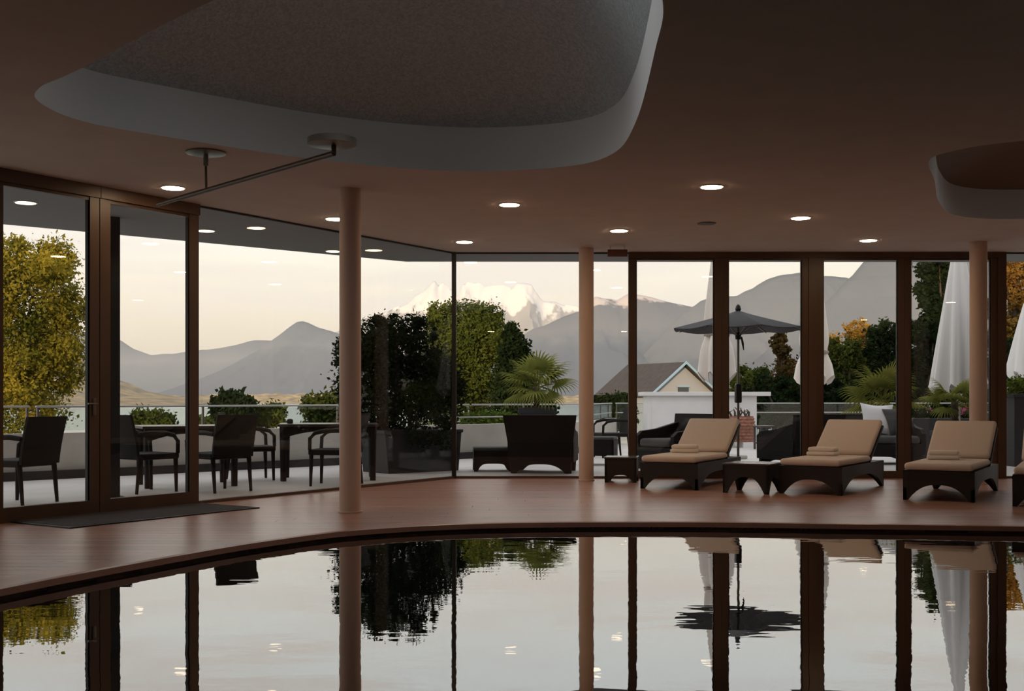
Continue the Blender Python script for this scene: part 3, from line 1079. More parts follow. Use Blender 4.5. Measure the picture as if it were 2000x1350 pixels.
# ---- sun loungers
def arch(x0, x1, top, bot, leg, zl=0.0, n=14, p=2.6):
    """apron outline with arched bottom that runs into the legs: list of (a, z)"""
    pts = [(x0, top), (x0, zl), (x0 + leg, zl)]
    a, b = x0 + leg, x1 - leg
    for i in range(1, n):
        q = i / n
        s = abs(2 * q - 1)
        pts.append((a + (b - a) * q, zl + (bot - zl) * (1 - s ** p)))
    pts += [(x1 - leg, zl), (x1, zl), (x1, top)]
    return pts
def make_lounger():
    t = empty('sun_lounger')
    W2, L, zt = 0.35, 1.78, 0.31
    MB().prism(arch(-W2, W2, zt, 0.165, 0.045, 0.0), 'y', 0.0, 0.035).build('front_apron', WICK, t)
    MB().prism(arch(-W2, W2, zt, 0.165, 0.045, 0.0), 'y', L - 0.035, L).build('rear_apron', WICK, t)
    for sx in (-1, 1):
        x0, x1 = (W2 - 0.035, W2) if sx > 0 else (-W2, -W2 + 0.035)
        m = MB().prism(arch(0.0, L, zt, 0.185, 0.05, 0.0, 18, 3.2), 'x', x0, x1)
        m.build('side_apron', WICK, t)
    for sx in (-1, 1):
        for sy in (0, 1):
            xc = sx * (W2 - 0.026)
            yc = 0.026 + sy * (L - 0.052)
            q = MB()
            vs = []
            for z, h in ((0.0, 0.016), (0.14, 0.027), (zt - 0.01, 0.0275)):
                vs += [(xc - h, yc - h, z), (xc + h, yc - h, z), (xc + h, yc + h, z), (xc - h, yc + h, z)]
            fs = [(0, 3, 2, 1), (8, 9, 10, 11)]
            for r in (0, 4):
                fs += [(r + i, r + (i + 1) % 4, r + 4 + (i + 1) % 4, r + 4 + i) for i in range(4)]
            q.add(vs, fs)
            q.build('leg', WICK, t)
    MB().rbox(-W2 + 0.03, W2 - 0.03, 0.03, L - 0.03, zt - 0.05, zt, 0.01, 2).build('deck_panel', WICK, t)
    # backrest
    hy, hz_, ang, bl = 1.19, zt + 0.02, math.radians(33.5), 0.74
    M = Matrix.Translation((0, hy, hz_)) @ Matrix.Rotation(ang, 4, 'X')
    MB().rbox(-W2 + 0.005, W2 - 0.005, 0, bl, -0.035, 0.0, 0.014, 2, M).build('backrest', WICK, t)
    # cushions
    cs = MB().rbox(-W2 + 0.01, W2 - 0.01, -0.015, hy + 0.05, zt + 0.004, zt + 0.078, 0.034, 4)
    o = cs.build('seat_cushion', CUSH, t, True)
    cb = MB().rbox(-W2 + 0.015, W2 - 0.015, 0.06, bl + 0.015, 0.004, 0.078, 0.034, 4, M)
    cb.build('back_cushion', CUSH, t, True)
    for sx in (-1, 1):
        MB().tube([(sx * 0.22, hy + 0.46, hz_ + 0.27), (sx * 0.22, L - 0.09, zt - 0.02)], 0.010, 8).build('support_bar', STEEL, t)
    MB().tube([(-0.2, L - 0.25, 0.20), (0.2, L - 0.25, 0.20)], 0.011, 8).build('cross_bar', STEEL, t)
    return t
LG = 'sun loungers along the window front'
proto = make_lounger()
specs = [((1.51, 13.55), 27, 'cream-cushioned wicker lounger farthest left, beside two low wicker tables'),
         ((2.98, 12.86), 32, 'cream-cushioned wicker lounger in the middle, right of the low wicker table'),
         ((4.08, 12.02), 30, 'cream-cushioned wicker lounger in front of the right column'),
         ((4.90, 11.28), 27, 'wicker lounger cut off by the right edge of the photo')]
lounger_T = []
for i, (fl, deg, lb) in enumerate(specs):
    o = proto if i == 0 else copy_tree(proto)
    an = -math.radians(deg)
    rt = Vector((math.cos(an), math.sin(an)))
    c = Vector(fl) + rt * 0.35
    o.location = (c.x, c.y, 0.001)
    o.rotation_euler = (0, 0, an)
    tag(o, lb, 'sun lounger', LG)
    lounger_T.append((c, an))
# folded towels
def make_towel(rolled):
    t = empty('folded_towel')
    m = MB()
    m.rbox(-0.17, 0.17, -0.11, 0.11, 0.0, 0.048, 0.023, 4)
    m.build('lower_fold', TOWEL, t, True)
    m = MB()
    m.rbox(-0.155, 0.16, -0.10, 0.105, 0.046, 0.098, 0.025, 4)
    m.build('upper_fold', TOWEL, t, True)
    return t
tl = ['white folded towel on the leftmost cream lounger', 'white folded towel on the middle cream lounger', 'white folded towel on the cream lounger by the right column']
tp = make_towel(False)
for i, off in enumerate(((-0.12, 0.94, 0.2), (-0.14, 0.94, 0.0), (-0.10, 0.90, 0.12))):
    o = tp if i == 0 else copy_tree(tp)
    c, an = lounger_T[i]
    M = Matrix.Translation((c.x, c.y, 0)) @ Matrix.Rotation(an, 4, 'Z')
    p = M @ Vector((off[0], off[1], 0.390))
    o.location = p
    o.rotation_euler = (0, 0, an + off[2])
    tag(o, tl[i], 'towel', 'folded towels on the loungers')

# ---- low wicker side tables
def side_table(loc, rz, w, d, h, label, arc=0.55):
    t = empty('side_table', loc, rz, label, 'side table', 'low wicker tables between the loungers')
    for y0, y1 in ((-d / 2, -d / 2 + 0.03), (d / 2 - 0.03, d / 2)):
        MB().prism(arch(-w / 2, w / 2, h - 0.02, h * arc, 0.045, 0.0, 12, 2.8), 'y', y0, y1).build('apron', WICK, t)
    for x0, x1 in ((-w / 2, -w / 2 + 0.03), (w / 2 - 0.03, w / 2)):
        MB().prism(arch(-d / 2, d / 2, h - 0.02, h * arc, 0.045, 0.0, 12, 2.8), 'x', x0, x1).build('apron', WICK, t)
    for sx in (-1, 1):
        for sy in (-1, 1):
            MB().tube([(sx * (w / 2 - 0.024), sy * (d / 2 - 0.024), 0), (sx * (w / 2 - 0.024), sy * (d / 2 - 0.024), h - 0.02)], [0.016, 0.026], 8).build('leg', WICK, t)
    MB().rbox(-w / 2 - 0.01, w / 2 + 0.01, -d / 2 - 0.01, d / 2 + 0.01, h - 0.022, h, 0.008, 2).build('top', mat('table_top_smoked', (0.07, 0.06, 0.06), 0.22), t)
    return t
side_table((2.72, 13.02, 0.001), math.radians(-30), 0.52, 0.52, 0.335, 'low wicker table between the leftmost and middle lounger')
side_table((1.40, 14.70, 0.001), math.radians(-10), 0.40, 0.40, 0.32, arc=0.3, label= 'low wicker table left of the leftmost lounger, near the slender column')

# ---- outdoor dining chairs
def make_chair():
    t = empty('dining_chair')
    w = 0.27
    MB().rbox(-w, w, -0.25, 0.27, 0.375, 0.445, 0.02, 3).build('seat', WICK2, t)
    # back: slightly curved panel, leaning backwards
    n = 8
    for_b = MB()
    rows = 7
    for side in (0, 1):
        for j in range(rows):
            z = 0.40 + 0.48 * j / (rows - 1)
            lean = -0.25 - 0.10 * ((z - 0.40) / 0.48) ** 1.4
            for i in range(n + 1):
                q = -1 + 2 * i / n
                for_b.v.append((q * (w - 0.005 + 0.012 * (z - 0.4)), lean - 0.03 * (1 - q * q) - (0.032 if side else 0), z))
    m_ = rows * (n + 1)
    for j in range(rows - 1):
        for i in range(n):
            a = j * (n + 1) + i
            for_b.f.append((a, a + 1, a + n + 2, a + n + 1))
            for_b.f.append((m_ + a, m_ + a + n + 1, m_ + a + n + 2, m_ + a + 1))
    ring = [i for i in range(n + 1)] + [j * (n + 1) + n for j in range(1, rows)] + [(rows - 1) * (n + 1) + i for i in range(n - 1, -1, -1)] + [j * (n + 1) for j in range(rows - 2, 0, -1)]
    for k in range(len(ring)):
        a, b = ring[k], ring[(k + 1) % len(ring)]
        for_b.f.append((a, m_ + a, m_ + b, b))
    for_b.build('backrest', WICK2, t)
    for sx in (-1, 1):
        for (yy, y2) in ((0.235, 0.245), (-0.235, -0.275)):
            MB().tube([(sx * (w - 0.03), y2, 0), (sx * (w - 0.03), yy, 0.39)], [0.017, 0.027], 8).build('leg', WICK2, t)
        ar = MB().tube([(sx * (w - 0.005), -0.28, 0.66), (sx * (w + 0.012), -0.15, 0.675), (sx * (w + 0.015), 0.05, 0.672), (sx * (w + 0.012), 0.18, 0.645), (sx * (w + 0.0), 0.245, 0.58), (sx * (w - 0.01), 0.25, 0.44)],
                       [0.024, 0.027, 0.027, 0.026, 0.024, 0.023], 8)
        ar.build('armrest', WICK2, t)
    return t
CG = 'wicker dining chairs on the terrace'
ch0 = make_chair()
chairs = [((-5.02, 11.72), 70, 'wicker dining chair at the left edge, seen from behind through the first door'),
          ((-4.17, 13.10), -38, 'wicker dining chair seen through the second left door, facing away to the right'),
          ((-3.36, 13.22), 48, 'wicker dining chair right of the left door frame, facing away to the left'),
          ((-3.42, 15.10), -66, 'wicker dining chair facing right at the far dining table'),
          ((-2.17, 14.16), 84, 'wicker dining chair behind the near column, facing left'),
          ((1.80, 20.9), 105, 'wicker dining chair beyond the slender column, facing left')]
for i, (p, deg, lb) in enumerate(chairs):
    o = ch0 if i == 0 else copy_tree(ch0)
    o.location = (p[0], p[1], -0.003)
    o.rotation_euler = (0, 0, math.radians(deg))
    tag(o, lb, 'chair', CG)

def dining_table(loc, rz, w, d, label, h=0.735):
    t = empty('dining_table', loc, rz, label, 'table', 'dining tables on the terrace')
    MB().rbox(-w / 2, w / 2, -d / 2, d / 2, h - 0.035, h, 0.008, 2).build('tabletop', TABLEM, t)
    ap = MB()
    ap.prism(arch(-w / 2 + 0.03, w / 2 - 0.03, h - 0.036, h - 0.09, 0.08, h - 0.17, 12, 2.2), 'y', -d / 2 + 0.03, -d / 2 + 0.055)
    ap.prism(arch(-w / 2 + 0.03, w / 2 - 0.03, h - 0.036, h - 0.09, 0.08, h - 0.17, 12, 2.2), 'y', d / 2 - 0.055, d / 2 - 0.03)
    ap.build('apron', WICK2, t)
    for sx in (-1, 1):
        for sy in (-1, 1):
            MB().tube([(sx * (w / 2 - 0.07), sy * (d / 2 - 0.07), 0), (sx * (w / 2 - 0.07), sy * (d / 2 - 0.07), h - 0.036)], [0.038, 0.05], 8).build('leg', WICK2, t)
    return t
dining_table((-3.98, 14.10, -0.003), math.radians(25), 1.15, 0.85, 'dark dining table seen behind the left door frame')
dining_table((-2.42, 15.22, -0.003), math.radians(8), 1.28, 0.85, 'dark dining table with a small black box, left of the near column')
bx = MB().rbox(-0.035, 0.035, -0.035, 0.035, 0, 0.055, 0.008, 2)
bx.lathe([(0.022, 0.055), (0.026, 0.06), (0.018, 0.062)], 12)
o = bx.build('ashtray', BLACK)
o.location = (-2.90, 15.05, 0.733)
tag(o, 'small black box-shaped ashtray on the far dining table', 'ashtray')

# ---- outdoor lounge armchairs, ottoman, sofa
def lounge_chair(name, loc, rz, w, d, label, cushion=GREYC, back=0.83, cat='armchair', extra=None):
    t = empty(name, loc, rz, label, cat, 'wicker lounge furniture on the terrace')
    hw = w / 2
    MB().prism(arch(-hw + 0.05, hw - 0.05, 0.33, 0.13, 0.07, 0.001, 14, 3), 'y', d / 2 - 0.05, d / 2 - 0.01).build('front_apron', WICK2, t)
    MB().prism(arch(-hw + 0.05, hw - 0.05, 0.33, 0.13, 0.07, 0.001, 14, 3), 'y', -d / 2 + 0.01, -d / 2 + 0.05).build('rear_apron', WICK2, t)
    MB().rbox(-hw + 0.03, hw - 0.03, -d / 2 + 0.02, d / 2 - 0.02, 0.15, 0.33, 0.015, 2).build('seat_base', WICK2, t)
    # flared back panel
    bm_ = MB()
    pts = [(-hw + 0.04, 0.20), (hw - 0.04, 0.20), (hw + 0.05, back), (-hw - 0.05, back)]
    Mx = Matrix.Translation((0, -d / 2 + 0.07, 0)) @ Matrix.Shear('XZ', 4, (0, 0)) 
    vs = []
    for yy in (0.0, 0.075):
        for (x, z) in pts:
            vs.append((x, -d / 2 + 0.02 + yy - 0.16 * (z - 0.2) / (back - 0.2), z))
    bm_.add(vs, [(0, 1, 2, 3), (7, 6, 5, 4), (0, 4, 5, 1), (1, 5, 6, 2), (2, 6, 7, 3), (3, 7, 4, 0)])
    bm_.build('backrest', WICK2, t)
    for sx in (-1, 1):
        m = MB()
        poly = [(-d / 2 + 0.02, 0.16), (d / 2 - 0.02, 0.16), (d / 2 - 0.01, 0.50), (d / 2 - 0.10, 0.57), (0.0, 0.60), (-d / 2 - 0.04, 0.70)]
        x0 = sx * (hw - 0.07)
        x1 = sx * hw
        m.prism(poly, 'x', min(x0, x1), max(x0, x1))
        m.build('armrest', WICK2, t)
        for sy in (-1, 1):
            MB().tube([(sx * (hw - 0.06), sy * (d / 2 - 0.06), 0), (sx * (hw - 0.06), sy * (d / 2 - 0.06), 0.16)], [0.024, 0.036], 8).build('leg', WICK2, t)
    nseat = 1 if w < 1.3 else 2
    cw = (w - 0.16) / nseat
    for i in range(nseat):
        x0 = -hw + 0.08 + i * cw
        MB().rbox(x0 + 0.005, x0 + cw - 0.005, -d / 2 + 0.08, d / 2 - 0.01, 0.332, 0.46, 0.05, 4).build('seat_cushion', cushion, t, True)
    return t
lounge_chair('lounge_armchair', (0.46, 16.72, -0.003), math.radians(-8), 0.94, 0.82, 'big dark wicker armchair seen from behind, left of the slender column')
lounge_chair('lounge_armchair', (2.45, 17.45, -0.003), math.radians(125), 0.86, 0.82, 'dark wicker armchair with grey cushion behind the leftmost lounger')
lounge_chair('lounge_armchair', (4.28, 17.35, -0.003), math.radians(28), 0.86, 0.82, 'dark wicker armchair behind the middle lounger, left of the wide door post')
sofa = lounge_chair('lounge_sofa', (5.85, 18.9, -0.003), math.radians(178), 1.6, 0.85, 'dark wicker sofa behind the middle and right loungers', GREYC, 0.80, 'sofa')
def ottoman(loc, rz, w, d, h, label, m_top):
    t = empty('ottoman', loc, rz, label, 'ottoman', 'wicker stools on the terrace')
    for y0, y1 in ((-d / 2, -d / 2 + 0.03), (d / 2 - 0.03, d / 2)):
        MB().prism(arch(-w / 2, w / 2, h - 0.03, h * 0.35, 0.05, 0.0, 12, 5), 'y', y0, y1).build('apron', WICK2, t)
    for x0, x1 in ((-w / 2, -w / 2 + 0.03), (w / 2 - 0.03, w / 2)):
        MB().prism(arch(-d / 2, d / 2, h - 0.03, h * 0.35, 0.05, 0.0, 12, 5), 'x', x0, x1).build('apron', WICK2, t)
    for sx in (-1, 1):
        for sy in (-1, 1):
            MB().tube([(sx * (w / 2 - 0.03), sy * (d / 2 - 0.03), 0), (sx * (w / 2 - 0.03), sy * (d / 2 - 0.03), h - 0.03)], [0.02, 0.028], 8).build('leg', WICK2, t)
    MB().rbox(-w / 2, w / 2, -d / 2, d / 2, h - 0.03, h + 0.02, 0.02, 3).build('top', m_top, t, True)
    return t
ottoman((-0.29, 17.0, -0.003), math.radians(4), 0.56, 0.50, 0.33, 'low wicker footstool left of the big dark armchair', GREYC)
ottoman((1.40, 18.6, -0.003), math.radians(-12), 0.55, 0.55, 0.43, 'wicker stool with pale top just right of the slender column', GREYC)
def cushion(name, loc, rot, label, m, s=0.44):
    mb = MB()
    n = 10
    for side in (1, -1):
        for j in range(n + 1):
            for i in range(n + 1):
                a, b = -1 + 2 * i / n, -1 + 2 * j / n
                q = max(0.0, (1 - a * a) * (1 - b * b)) ** 0.4
                k = 1 + 0.10 * (a * a * b * b) - 0.05 * (1 - a * a * b * b)
                mb.v.append((a * s / 2 * k, side * 0.075 * q, b * s / 2 * k))
    N = (n + 1) ** 2
    for sd in (0, 1):
        for j in range(n):
            for i in range(n):
                a = sd * N + j * (n + 1) + i
                f = (a, a + 1, a + n + 2, a + n + 1)
                mb.f.append(f if sd else f[::-1])
    o = mb.build(name, m, None, True)
    o.location = loc
    o.rotation_euler = rot
    return tag(o, label, 'cushion', 'scatter cushions on the terrace sofa')
cushion('scatter_cushion', (6.02, 18.98, 0.72), (-0.35, 0.06, 0.0), 'white scatter cushion propped on the dark terrace sofa', WHITEC, 0.50)
cushion('scatter_cushion', (6.36, 18.90, 0.70), (-0.35, -0.15, 0.1), 'dark grey scatter cushion beside the white one on the terrace sofa', GREYC, 0.44)

# ---- bar, basket, bar table
br = P(1370, 800, 26.0)
t = empty('outdoor_bar', (br.x, 26.0, -0.004), math.radians(0), 'white outdoor bar counter with overhanging slab top', 'bar')
MB().rbox(-1.22, 1.25, 0, 0.9, 0, 1.13, 0.01, 2).build('body', WHITEB, t)
MB().rbox(-1.32, 1.55, -0.10, 1.0, 1.13, 1.22, 0.01, 2).build('counter_top', WHITEB, t)
MB().box(-1.12, 0.30, -0.012, 0.0, 0.12, 1.02).build('front_panel', WHITEB, t)
MB().box(0.75, 1.30, -1.0, -0.02, 0.0, 0.12).build('step', WHITEB, t)
bk = P(1452, 858, 25.0)
t = empty('log_basket', (bk.x, 25.3, 0.118), 0, 'reddish-brown round basket with dark twigs on the white step of the bar', 'basket')
rr = MB()
prof = []
for i in range(33):
    z = i / 32
    prof.append((0.28 + 0.035 * math.sin(z * math.pi) + 0.012 * math.sin(z * math.pi * 16), 0.56 * z))
rr.lathe(prof, 28)
smooth_auto(rr.build('body', BASK, t))
for i in range(9):
    an = i * 0.73
    r0 = 0.10 + 0.12 * ((i * 37) % 10) / 10
    p0 = Vector((r0 * math.cos(an), r0 * math.sin(an), 0.55))
    MB().tube([p0, p0 + Vector((0.06 * math.cos(an * 3), 0, 0.10)), p0 + Vector((0.05 * math.sin(an * 5), 0.02, 0.13 + 0.09 * ((i * 53) % 10) / 10))], [0.03, 0.022, 0.006], 6).build('twig', BARK, t)
t = empty('bar_stool', (P(1492, 850, 24.2).x, 24.2, -0.003), 0.3, 'small dark stool right of the reddish basket', 'stool')
MB().rbox(-0.17, 0.17, -0.17, 0.17, 0.46, 0.50, 0.01, 2).build('seat', TABLEM, t)
for sx in (-1, 1):
    for sy in (-1, 1):
        MB().box(sx * 0.14 - 0.018, sx * 0.14 + 0.018, sy * 0.14 - 0.018, sy * 0.14 + 0.018, 0, 0.46).build('leg', TABLEM, t)
    MB().box(sx * 0.14 - 0.012, sx * 0.14 + 0.012, -0.14, 0.14, 0.12, 0.15).build('stretcher', TABLEM, t)

# ---- grey umbrella
up = P(1443, 640, 17.0)
t = empty('open_umbrella', (up.x, 17.05, -0.004), math.radians(8), 'open dark grey umbrella on a thin pole behind the second right door', 'umbrella')
R_, zr_, za = 0.98, 2.10, 2.37
n = 8
cn = MB()
K = 6
cn.v.append((0, 0, za))
for k in range(1, K + 1):
    q = k / K
    for i in range(n * 4):
        an = 2 * math.pi * i / (n * 4)
        loc_ = (i % 4) / 4
        sag = math.cos((loc_ - 0.5) * math.pi) if True else 0
        rad = R_ * q * (1 - 0.06 * sag)
        z = za + (zr_ - za) * (q ** 0.9) - 0.03 * sag * q * q
        cn.v.append((rad * math.cos(an), rad * math.sin(an), z))
N4 = n * 4
for i in range(N4):
    cn.f.append((0, 1 + i, 1 + (i + 1) % N4))
for k in range(K - 1):
    for i in range(N4):
        a = 1 + k * N4 + i
        b = 1 + k * N4 + (i + 1) % N4
        cn.f.append((a, a + N4, b + N4, b))
co = cn.build('canopy', UMBC, t)
sm = co.modifiers.new('thick', 'SOLIDIFY')
sm.thickness = 0.008
for i in range(8):
    an = 2 * math.pi * i / 8
    MB().tube([(0.03 * math.cos(an), 0.03 * math.sin(an), za - 0.05), (R_ * math.cos(an), R_ * math.sin(an), zr_ - 0.02)], 0.007, 6).build('rib', STEEL, t)
    rib_ = t.children[-1]
    MB().tube([(0.03 * math.cos(an), 0.03 * math.sin(an), zr_ - 0.10), (0.48 * math.cos(an), 0.48 * math.sin(an), za - 0.16)], 0.006, 6).build('strut', STEEL, rib_)
MB().tube([(0, 0, 0.04), (0, 0, za + 0.02)], 0.019, 12).build('pole', STEEL, t)
MB().lathe([(0.035, za - 0.01), (0.045, za + 0.02), (0.03, za + 0.07), (0.008, za + 0.09)], 14).build('finial', BLACK, t)
MB().lathe([(0.04, zr_ - 0.16), (0.045, zr_ - 0.10), (0.03, zr_ - 0.06)], 14).build('hub', BLACK, t)
MB().rbox(-0.045, 0.045, -0.05, 0.05, 1.0, 1.28, 0.02, 3).build('crank_box', BLACK, t)
MB().lathe([(0.27, 0.0), (0.27, 0.045), (0.10, 0.07), (0.03, 0.10)], 28).build('base', STEEL, t)
cd = MB().tube([(0.05, 0, zr_ - 0.12), (0.07, 0.0, zr_ - 0.22), (0.09, 0.01, zr_ - 0.32)], [0.012, 0.018, 0.006], 6).build('tie_cord', BLACK, t)

# ---- closed parasols
def closed_parasol(x, d, ztop, zhem, r_hem, label, cloth, strap_z=None, seed=0):
    t = empty('closed_parasol', ((x - 1000) * d / F, d, -0.004), seed, label, 'parasol', 'closed tall parasols on the terrace')
    mb = MB()
    n, K = 48, 26
    for k in range(K + 1):
        q = k / K
        z = ztop + (zhem - ztop) * q
        r = 0.05 + (r_hem - 0.05) * q ** 0.95
        if strap_z is not None:
            r *= 1 - 0.22 * math.exp(-((z - strap_z) / 0.16) ** 2)
        for i in range(n):
            an = 2 * math.pi * i / n
            pl_ = 0.5 + 0.5 * math.cos(8 * an + seed + 0.6 * math.sin(3 * q + seed))
            rr_ = r * (1 - (0.10 + 0.34 * q) * (1 - pl_) ** 1.3)
            zz = z + (0.10 * math.cos(8 * an + seed) if k == K else 0)
            mb.v.append((rr_ * math.cos(an), rr_ * math.sin(an), zz))
    for k in range(K):
        for i in range(n):
            a = k * n + i
            b = k * n + (i + 1) % n
            mb.f.append((a, b, b + n, a + n))
    mb.f.append(tuple(range(n)))
    can_ = mb.build('canopy', cloth, t, True)
    MB().tube([(0, 0, 0.06), (0, 0, ztop + 0.05)], 0.03, 12).build('pole', mat('pale_pole', (0.62, 0.60, 0.57), 0.4), t)
    MB().lathe([(0.02, ztop), (0.035, ztop + 0.05), (0.01, ztop + 0.12)], 12).build('finial', STEEL, t)
    if strap_z is not None:
        q = (strap_z - ztop) / (zhem - ztop)
        r = (0.05 + (r_hem - 0.05) * q ** 0.95) * 0.80
        MB().lathe([(r, strap_z - 0.03), (r + 0.012, strap_z), (r, strap_z + 0.03)], 28).build('strap', mat('strap_taupe', (0.34, 0.27, 0.23), 0.9), can_)
    MB().rbox(-0.40, 0.40, -0.40, 0.40, 0.0, 0.07, 0.02, 2).build('base', CONC, t)
    return t
closed_parasol(1400, 20.5, 3.95, 1.45, 0.37, 'tall cream closed parasol behind the first two right door leaves', PARAC, 2.2, 0.3)
closed_parasol(1590, 22.0, 4.0, 1.42, 0.40, 'tall cream closed parasol mostly hidden behind the wide door post', PARAC, 1.95, 1.1)
closed_parasol(1872, 18.6, 3.7, 1.20, 0.47, 'tall pale closed parasol flaring left of the right column', PARAW, None, 2.0)
closed_parasol(2004, 24.0, 3.05, 1.55, 0.44, 'short white closed parasol at the right edge', PARAW, None, 0.7)

# ---- vegetation
def quad_mesh(name, co):
    """co: (n,4,3) leaf quads"""
    n = len(co)
    me = bpy.data.meshes.new(name)
    me.vertices.add(n * 4)
    me.vertices.foreach_set('co', co.reshape(-1).astype(np.float32))
    me.loops.add(n * 4)
    me.loops.foreach_set('vertex_index', np.arange(n * 4, dtype=np.int32))
    me.polygons.add(n)
    me.polygons.foreach_set('loop_start', np.arange(0, n * 4, 4, dtype=np.int32))
    me.update(calc_edges=True)
    me.validate()
    return me
def leaves(blobs, size, per, asp=0.55, spread=0.28, inner=0.45):
    """clustered leaves around the surfaces of ellipsoids: blobs (cx,cy,cz,rx,ry,rz,nclusters)"""
    out = []
    for (cx, cy, cz, rx, ry, rz, nc) in blobs:
        d = rng.normal(size=(nc, 3))
        d /= np.linalg.norm(d, axis=1)[:, None]
        rad = inner + (1.05 - inner) * rng.random(nc) ** 0.5
        cc = np.array([cx, cy, cz]) + d * rad[:, None] * np.array([rx, ry, rz])
        sp = spread * (rx + ry + rz) / 3 * (0.6 + 0.8 * rng.random(nc))
        c = np.repeat(cc, per, axis=0) + rng.normal(size=(nc * per, 3)) * np.repeat(sp, per)[:, None] * 0.5
        m = len(c)
        nrm = rng.normal(size=(m, 3)) + np.repeat(d, per, axis=0) * 0.8 + np.array([0, 0, 0.5])
        nrm /= np.linalg.norm(nrm, axis=1)[:, None]
        a = np.cross(nrm, rng.normal(size=(m, 3)))
        a /= np.linalg.norm(a, axis=1)[:, None]
        b = np.cross(nrm, a)
        s = size * (0.6 + 0.8 * rng.random(m))[:, None]
        q = np.stack([c - a * s, c - b * s * asp - nrm * s * 0.12, c + a * s, c + b * s * asp - nrm * s * 0.12], axis=1)
        out.append(q)
    return np.concatenate(out)
def tree(name, loc, blobs, size, per, lm, label, trunk=None, group=None, cat='tree', **kw):
    t = empty(name, loc, 0, label, cat, group)
    link('foliage', quad_mesh('foliage', leaves(blobs, size, per, **kw)), lm, t)
    if trunk:
        h, r = trunk
        MB().tube([(0, 0, 0), (0.1 * r, 0, h * 0.4), (-0.3 * r, 0.2 * r, h * 0.75), (0, 0, h)], [r, r * 0.85, r * 0.6, r * 0.3], 10).build('trunk', BARK, t)
        big = sorted(blobs, key=lambda q: -q[6])[:6]
        for bl in big:
            MB().tube([(0, 0, h * 0.55), (bl[0] * 0.5, bl[1] * 0.5, (h * 0.6 + bl[2]) / 2), (bl[0], bl[1], bl[2])], [r * 0.5, r * 0.3, r * 0.1], 7).build('branch', BARK, t)
    return t
GOLD = leaf_mat('golden_leaves', (0.10, 0.115, 0.02), (0.42, 0.33, 0.045), 0.7, 0.4)
GREEN = leaf_mat('green_leaves', (0.030, 0.050, 0.012), (0.12, 0.14, 0.03), 0.6, 0.3)
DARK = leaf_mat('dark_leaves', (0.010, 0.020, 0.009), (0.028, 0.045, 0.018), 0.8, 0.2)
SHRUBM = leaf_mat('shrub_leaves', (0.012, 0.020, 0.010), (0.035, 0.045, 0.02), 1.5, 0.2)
AUTU = leaf_mat('autumn_leaves', (0.22, 0.10, 0.03), (0.48, 0.30, 0.07), 0.8, 0.4)
MOSS = leaf_mat('bright_hedge_leaves', (0.08, 0.12, 0.02), (0.20, 0.25, 0.05), 1.5, 0.3)
TG = 'trees beyond the terrace'

# big golden tree on the left (distance about 30 m)
D = 30.0
def rel(x, y, base, d=None):
    d = d or D
    p = P(x, y, d)
    return (p.x - base[0], p.y - base[1], p.z - base[2])
base = (P(-10, 0, D).x, D, -3.2)
bl = []
for (x, y, r, nc) in ((20, 520, 62, 70), (85, 505, 42, 60), (120, 530, 30, 36), (60, 580, 75, 110), (118, 600, 45, 60), (20, 660, 80, 110), (85, 680, 60, 80), (125, 690, 30, 36),
                      (60, 740, 55, 70), (105, 735, 36, 40), (-40, 560, 80, 80), (-60, 700, 100, 100), (20, 800, 75, 80), (-60, 850, 90, 60), (75, 800, 30, 30), (0, 480, 30, 24), (-110, 620, 90, 80)):
    a = rel(x, y, base)
    r_ = r * D / F
    bl.append((a[0], a[1] + random.uniform(-0.8, 0.8), a[2], r_, r_ * 1.2, r_ * 0.9, nc))
tree('golden_tree', base, bl, 0.055, 38, GOLD, 'tall golden-green leafy tree at the left edge beyond the balustrade', (7.0, 0.22), TG, spread=0.42, inner=0.55)

# leafy dark shrub in planter beside the corner
D = 16.75
base = (P(800, 0, D).x, D, 0.55)
bl = []
for (x, y, r, nc) in ((690, 690, 34, 26), (720, 680, 42, 40), (760, 690, 48, 46), (800, 700, 52, 50), (720, 760, 50, 50), (780, 770, 58, 60), (830, 720, 50, 50), (860, 760, 45, 44),
                      (690, 760, 36, 30), (740, 640, 24, 14), (775, 640, 26, 14), (815, 640, 22, 12), (840, 830, 44, 30), (780, 830, 55, 40), (720, 820, 45, 30), (672, 700, 18, 8), (665, 660, 12, 5)):
    a = rel(x, y, base)
    r_ = r * D / F
    bl.append((a[0], a[1] + random.uniform(-0.2, 0.25), a[2], r_, r_, r_, nc))
for (x, y) in ((738, 612), (770, 618), (820, 612), (700, 640), (845, 640)):
    a = rel(x, y + 12, base)
    bl.append((a[0], a[1], a[2], 0.045, 0.05, 0.10, 5))
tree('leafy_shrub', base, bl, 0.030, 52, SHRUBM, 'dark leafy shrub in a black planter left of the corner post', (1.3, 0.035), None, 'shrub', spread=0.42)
t = empty('planter', (P(803, 0, 16.9).x, 16.9, -0.003), math.radians(40), 'large black planter box holding the dark leafy shrub', 'planter')
MB().prism([(-0.62, 0.0), (0.62, 0.0), (0.68, 0.60), (-0.68, 0.60)], 'y', -0.33, 0.33).build('box', PLANT, t)
MB().rbox(-0.70, 0.70, -0.35, 0.35, 0.56, 0.61, 0.01, 2).build('rim', PLANT, t)
MB().box(-0.62, 0.62, -0.28, 0.28, 0.605, 0.612).build('soil', BARK, t)

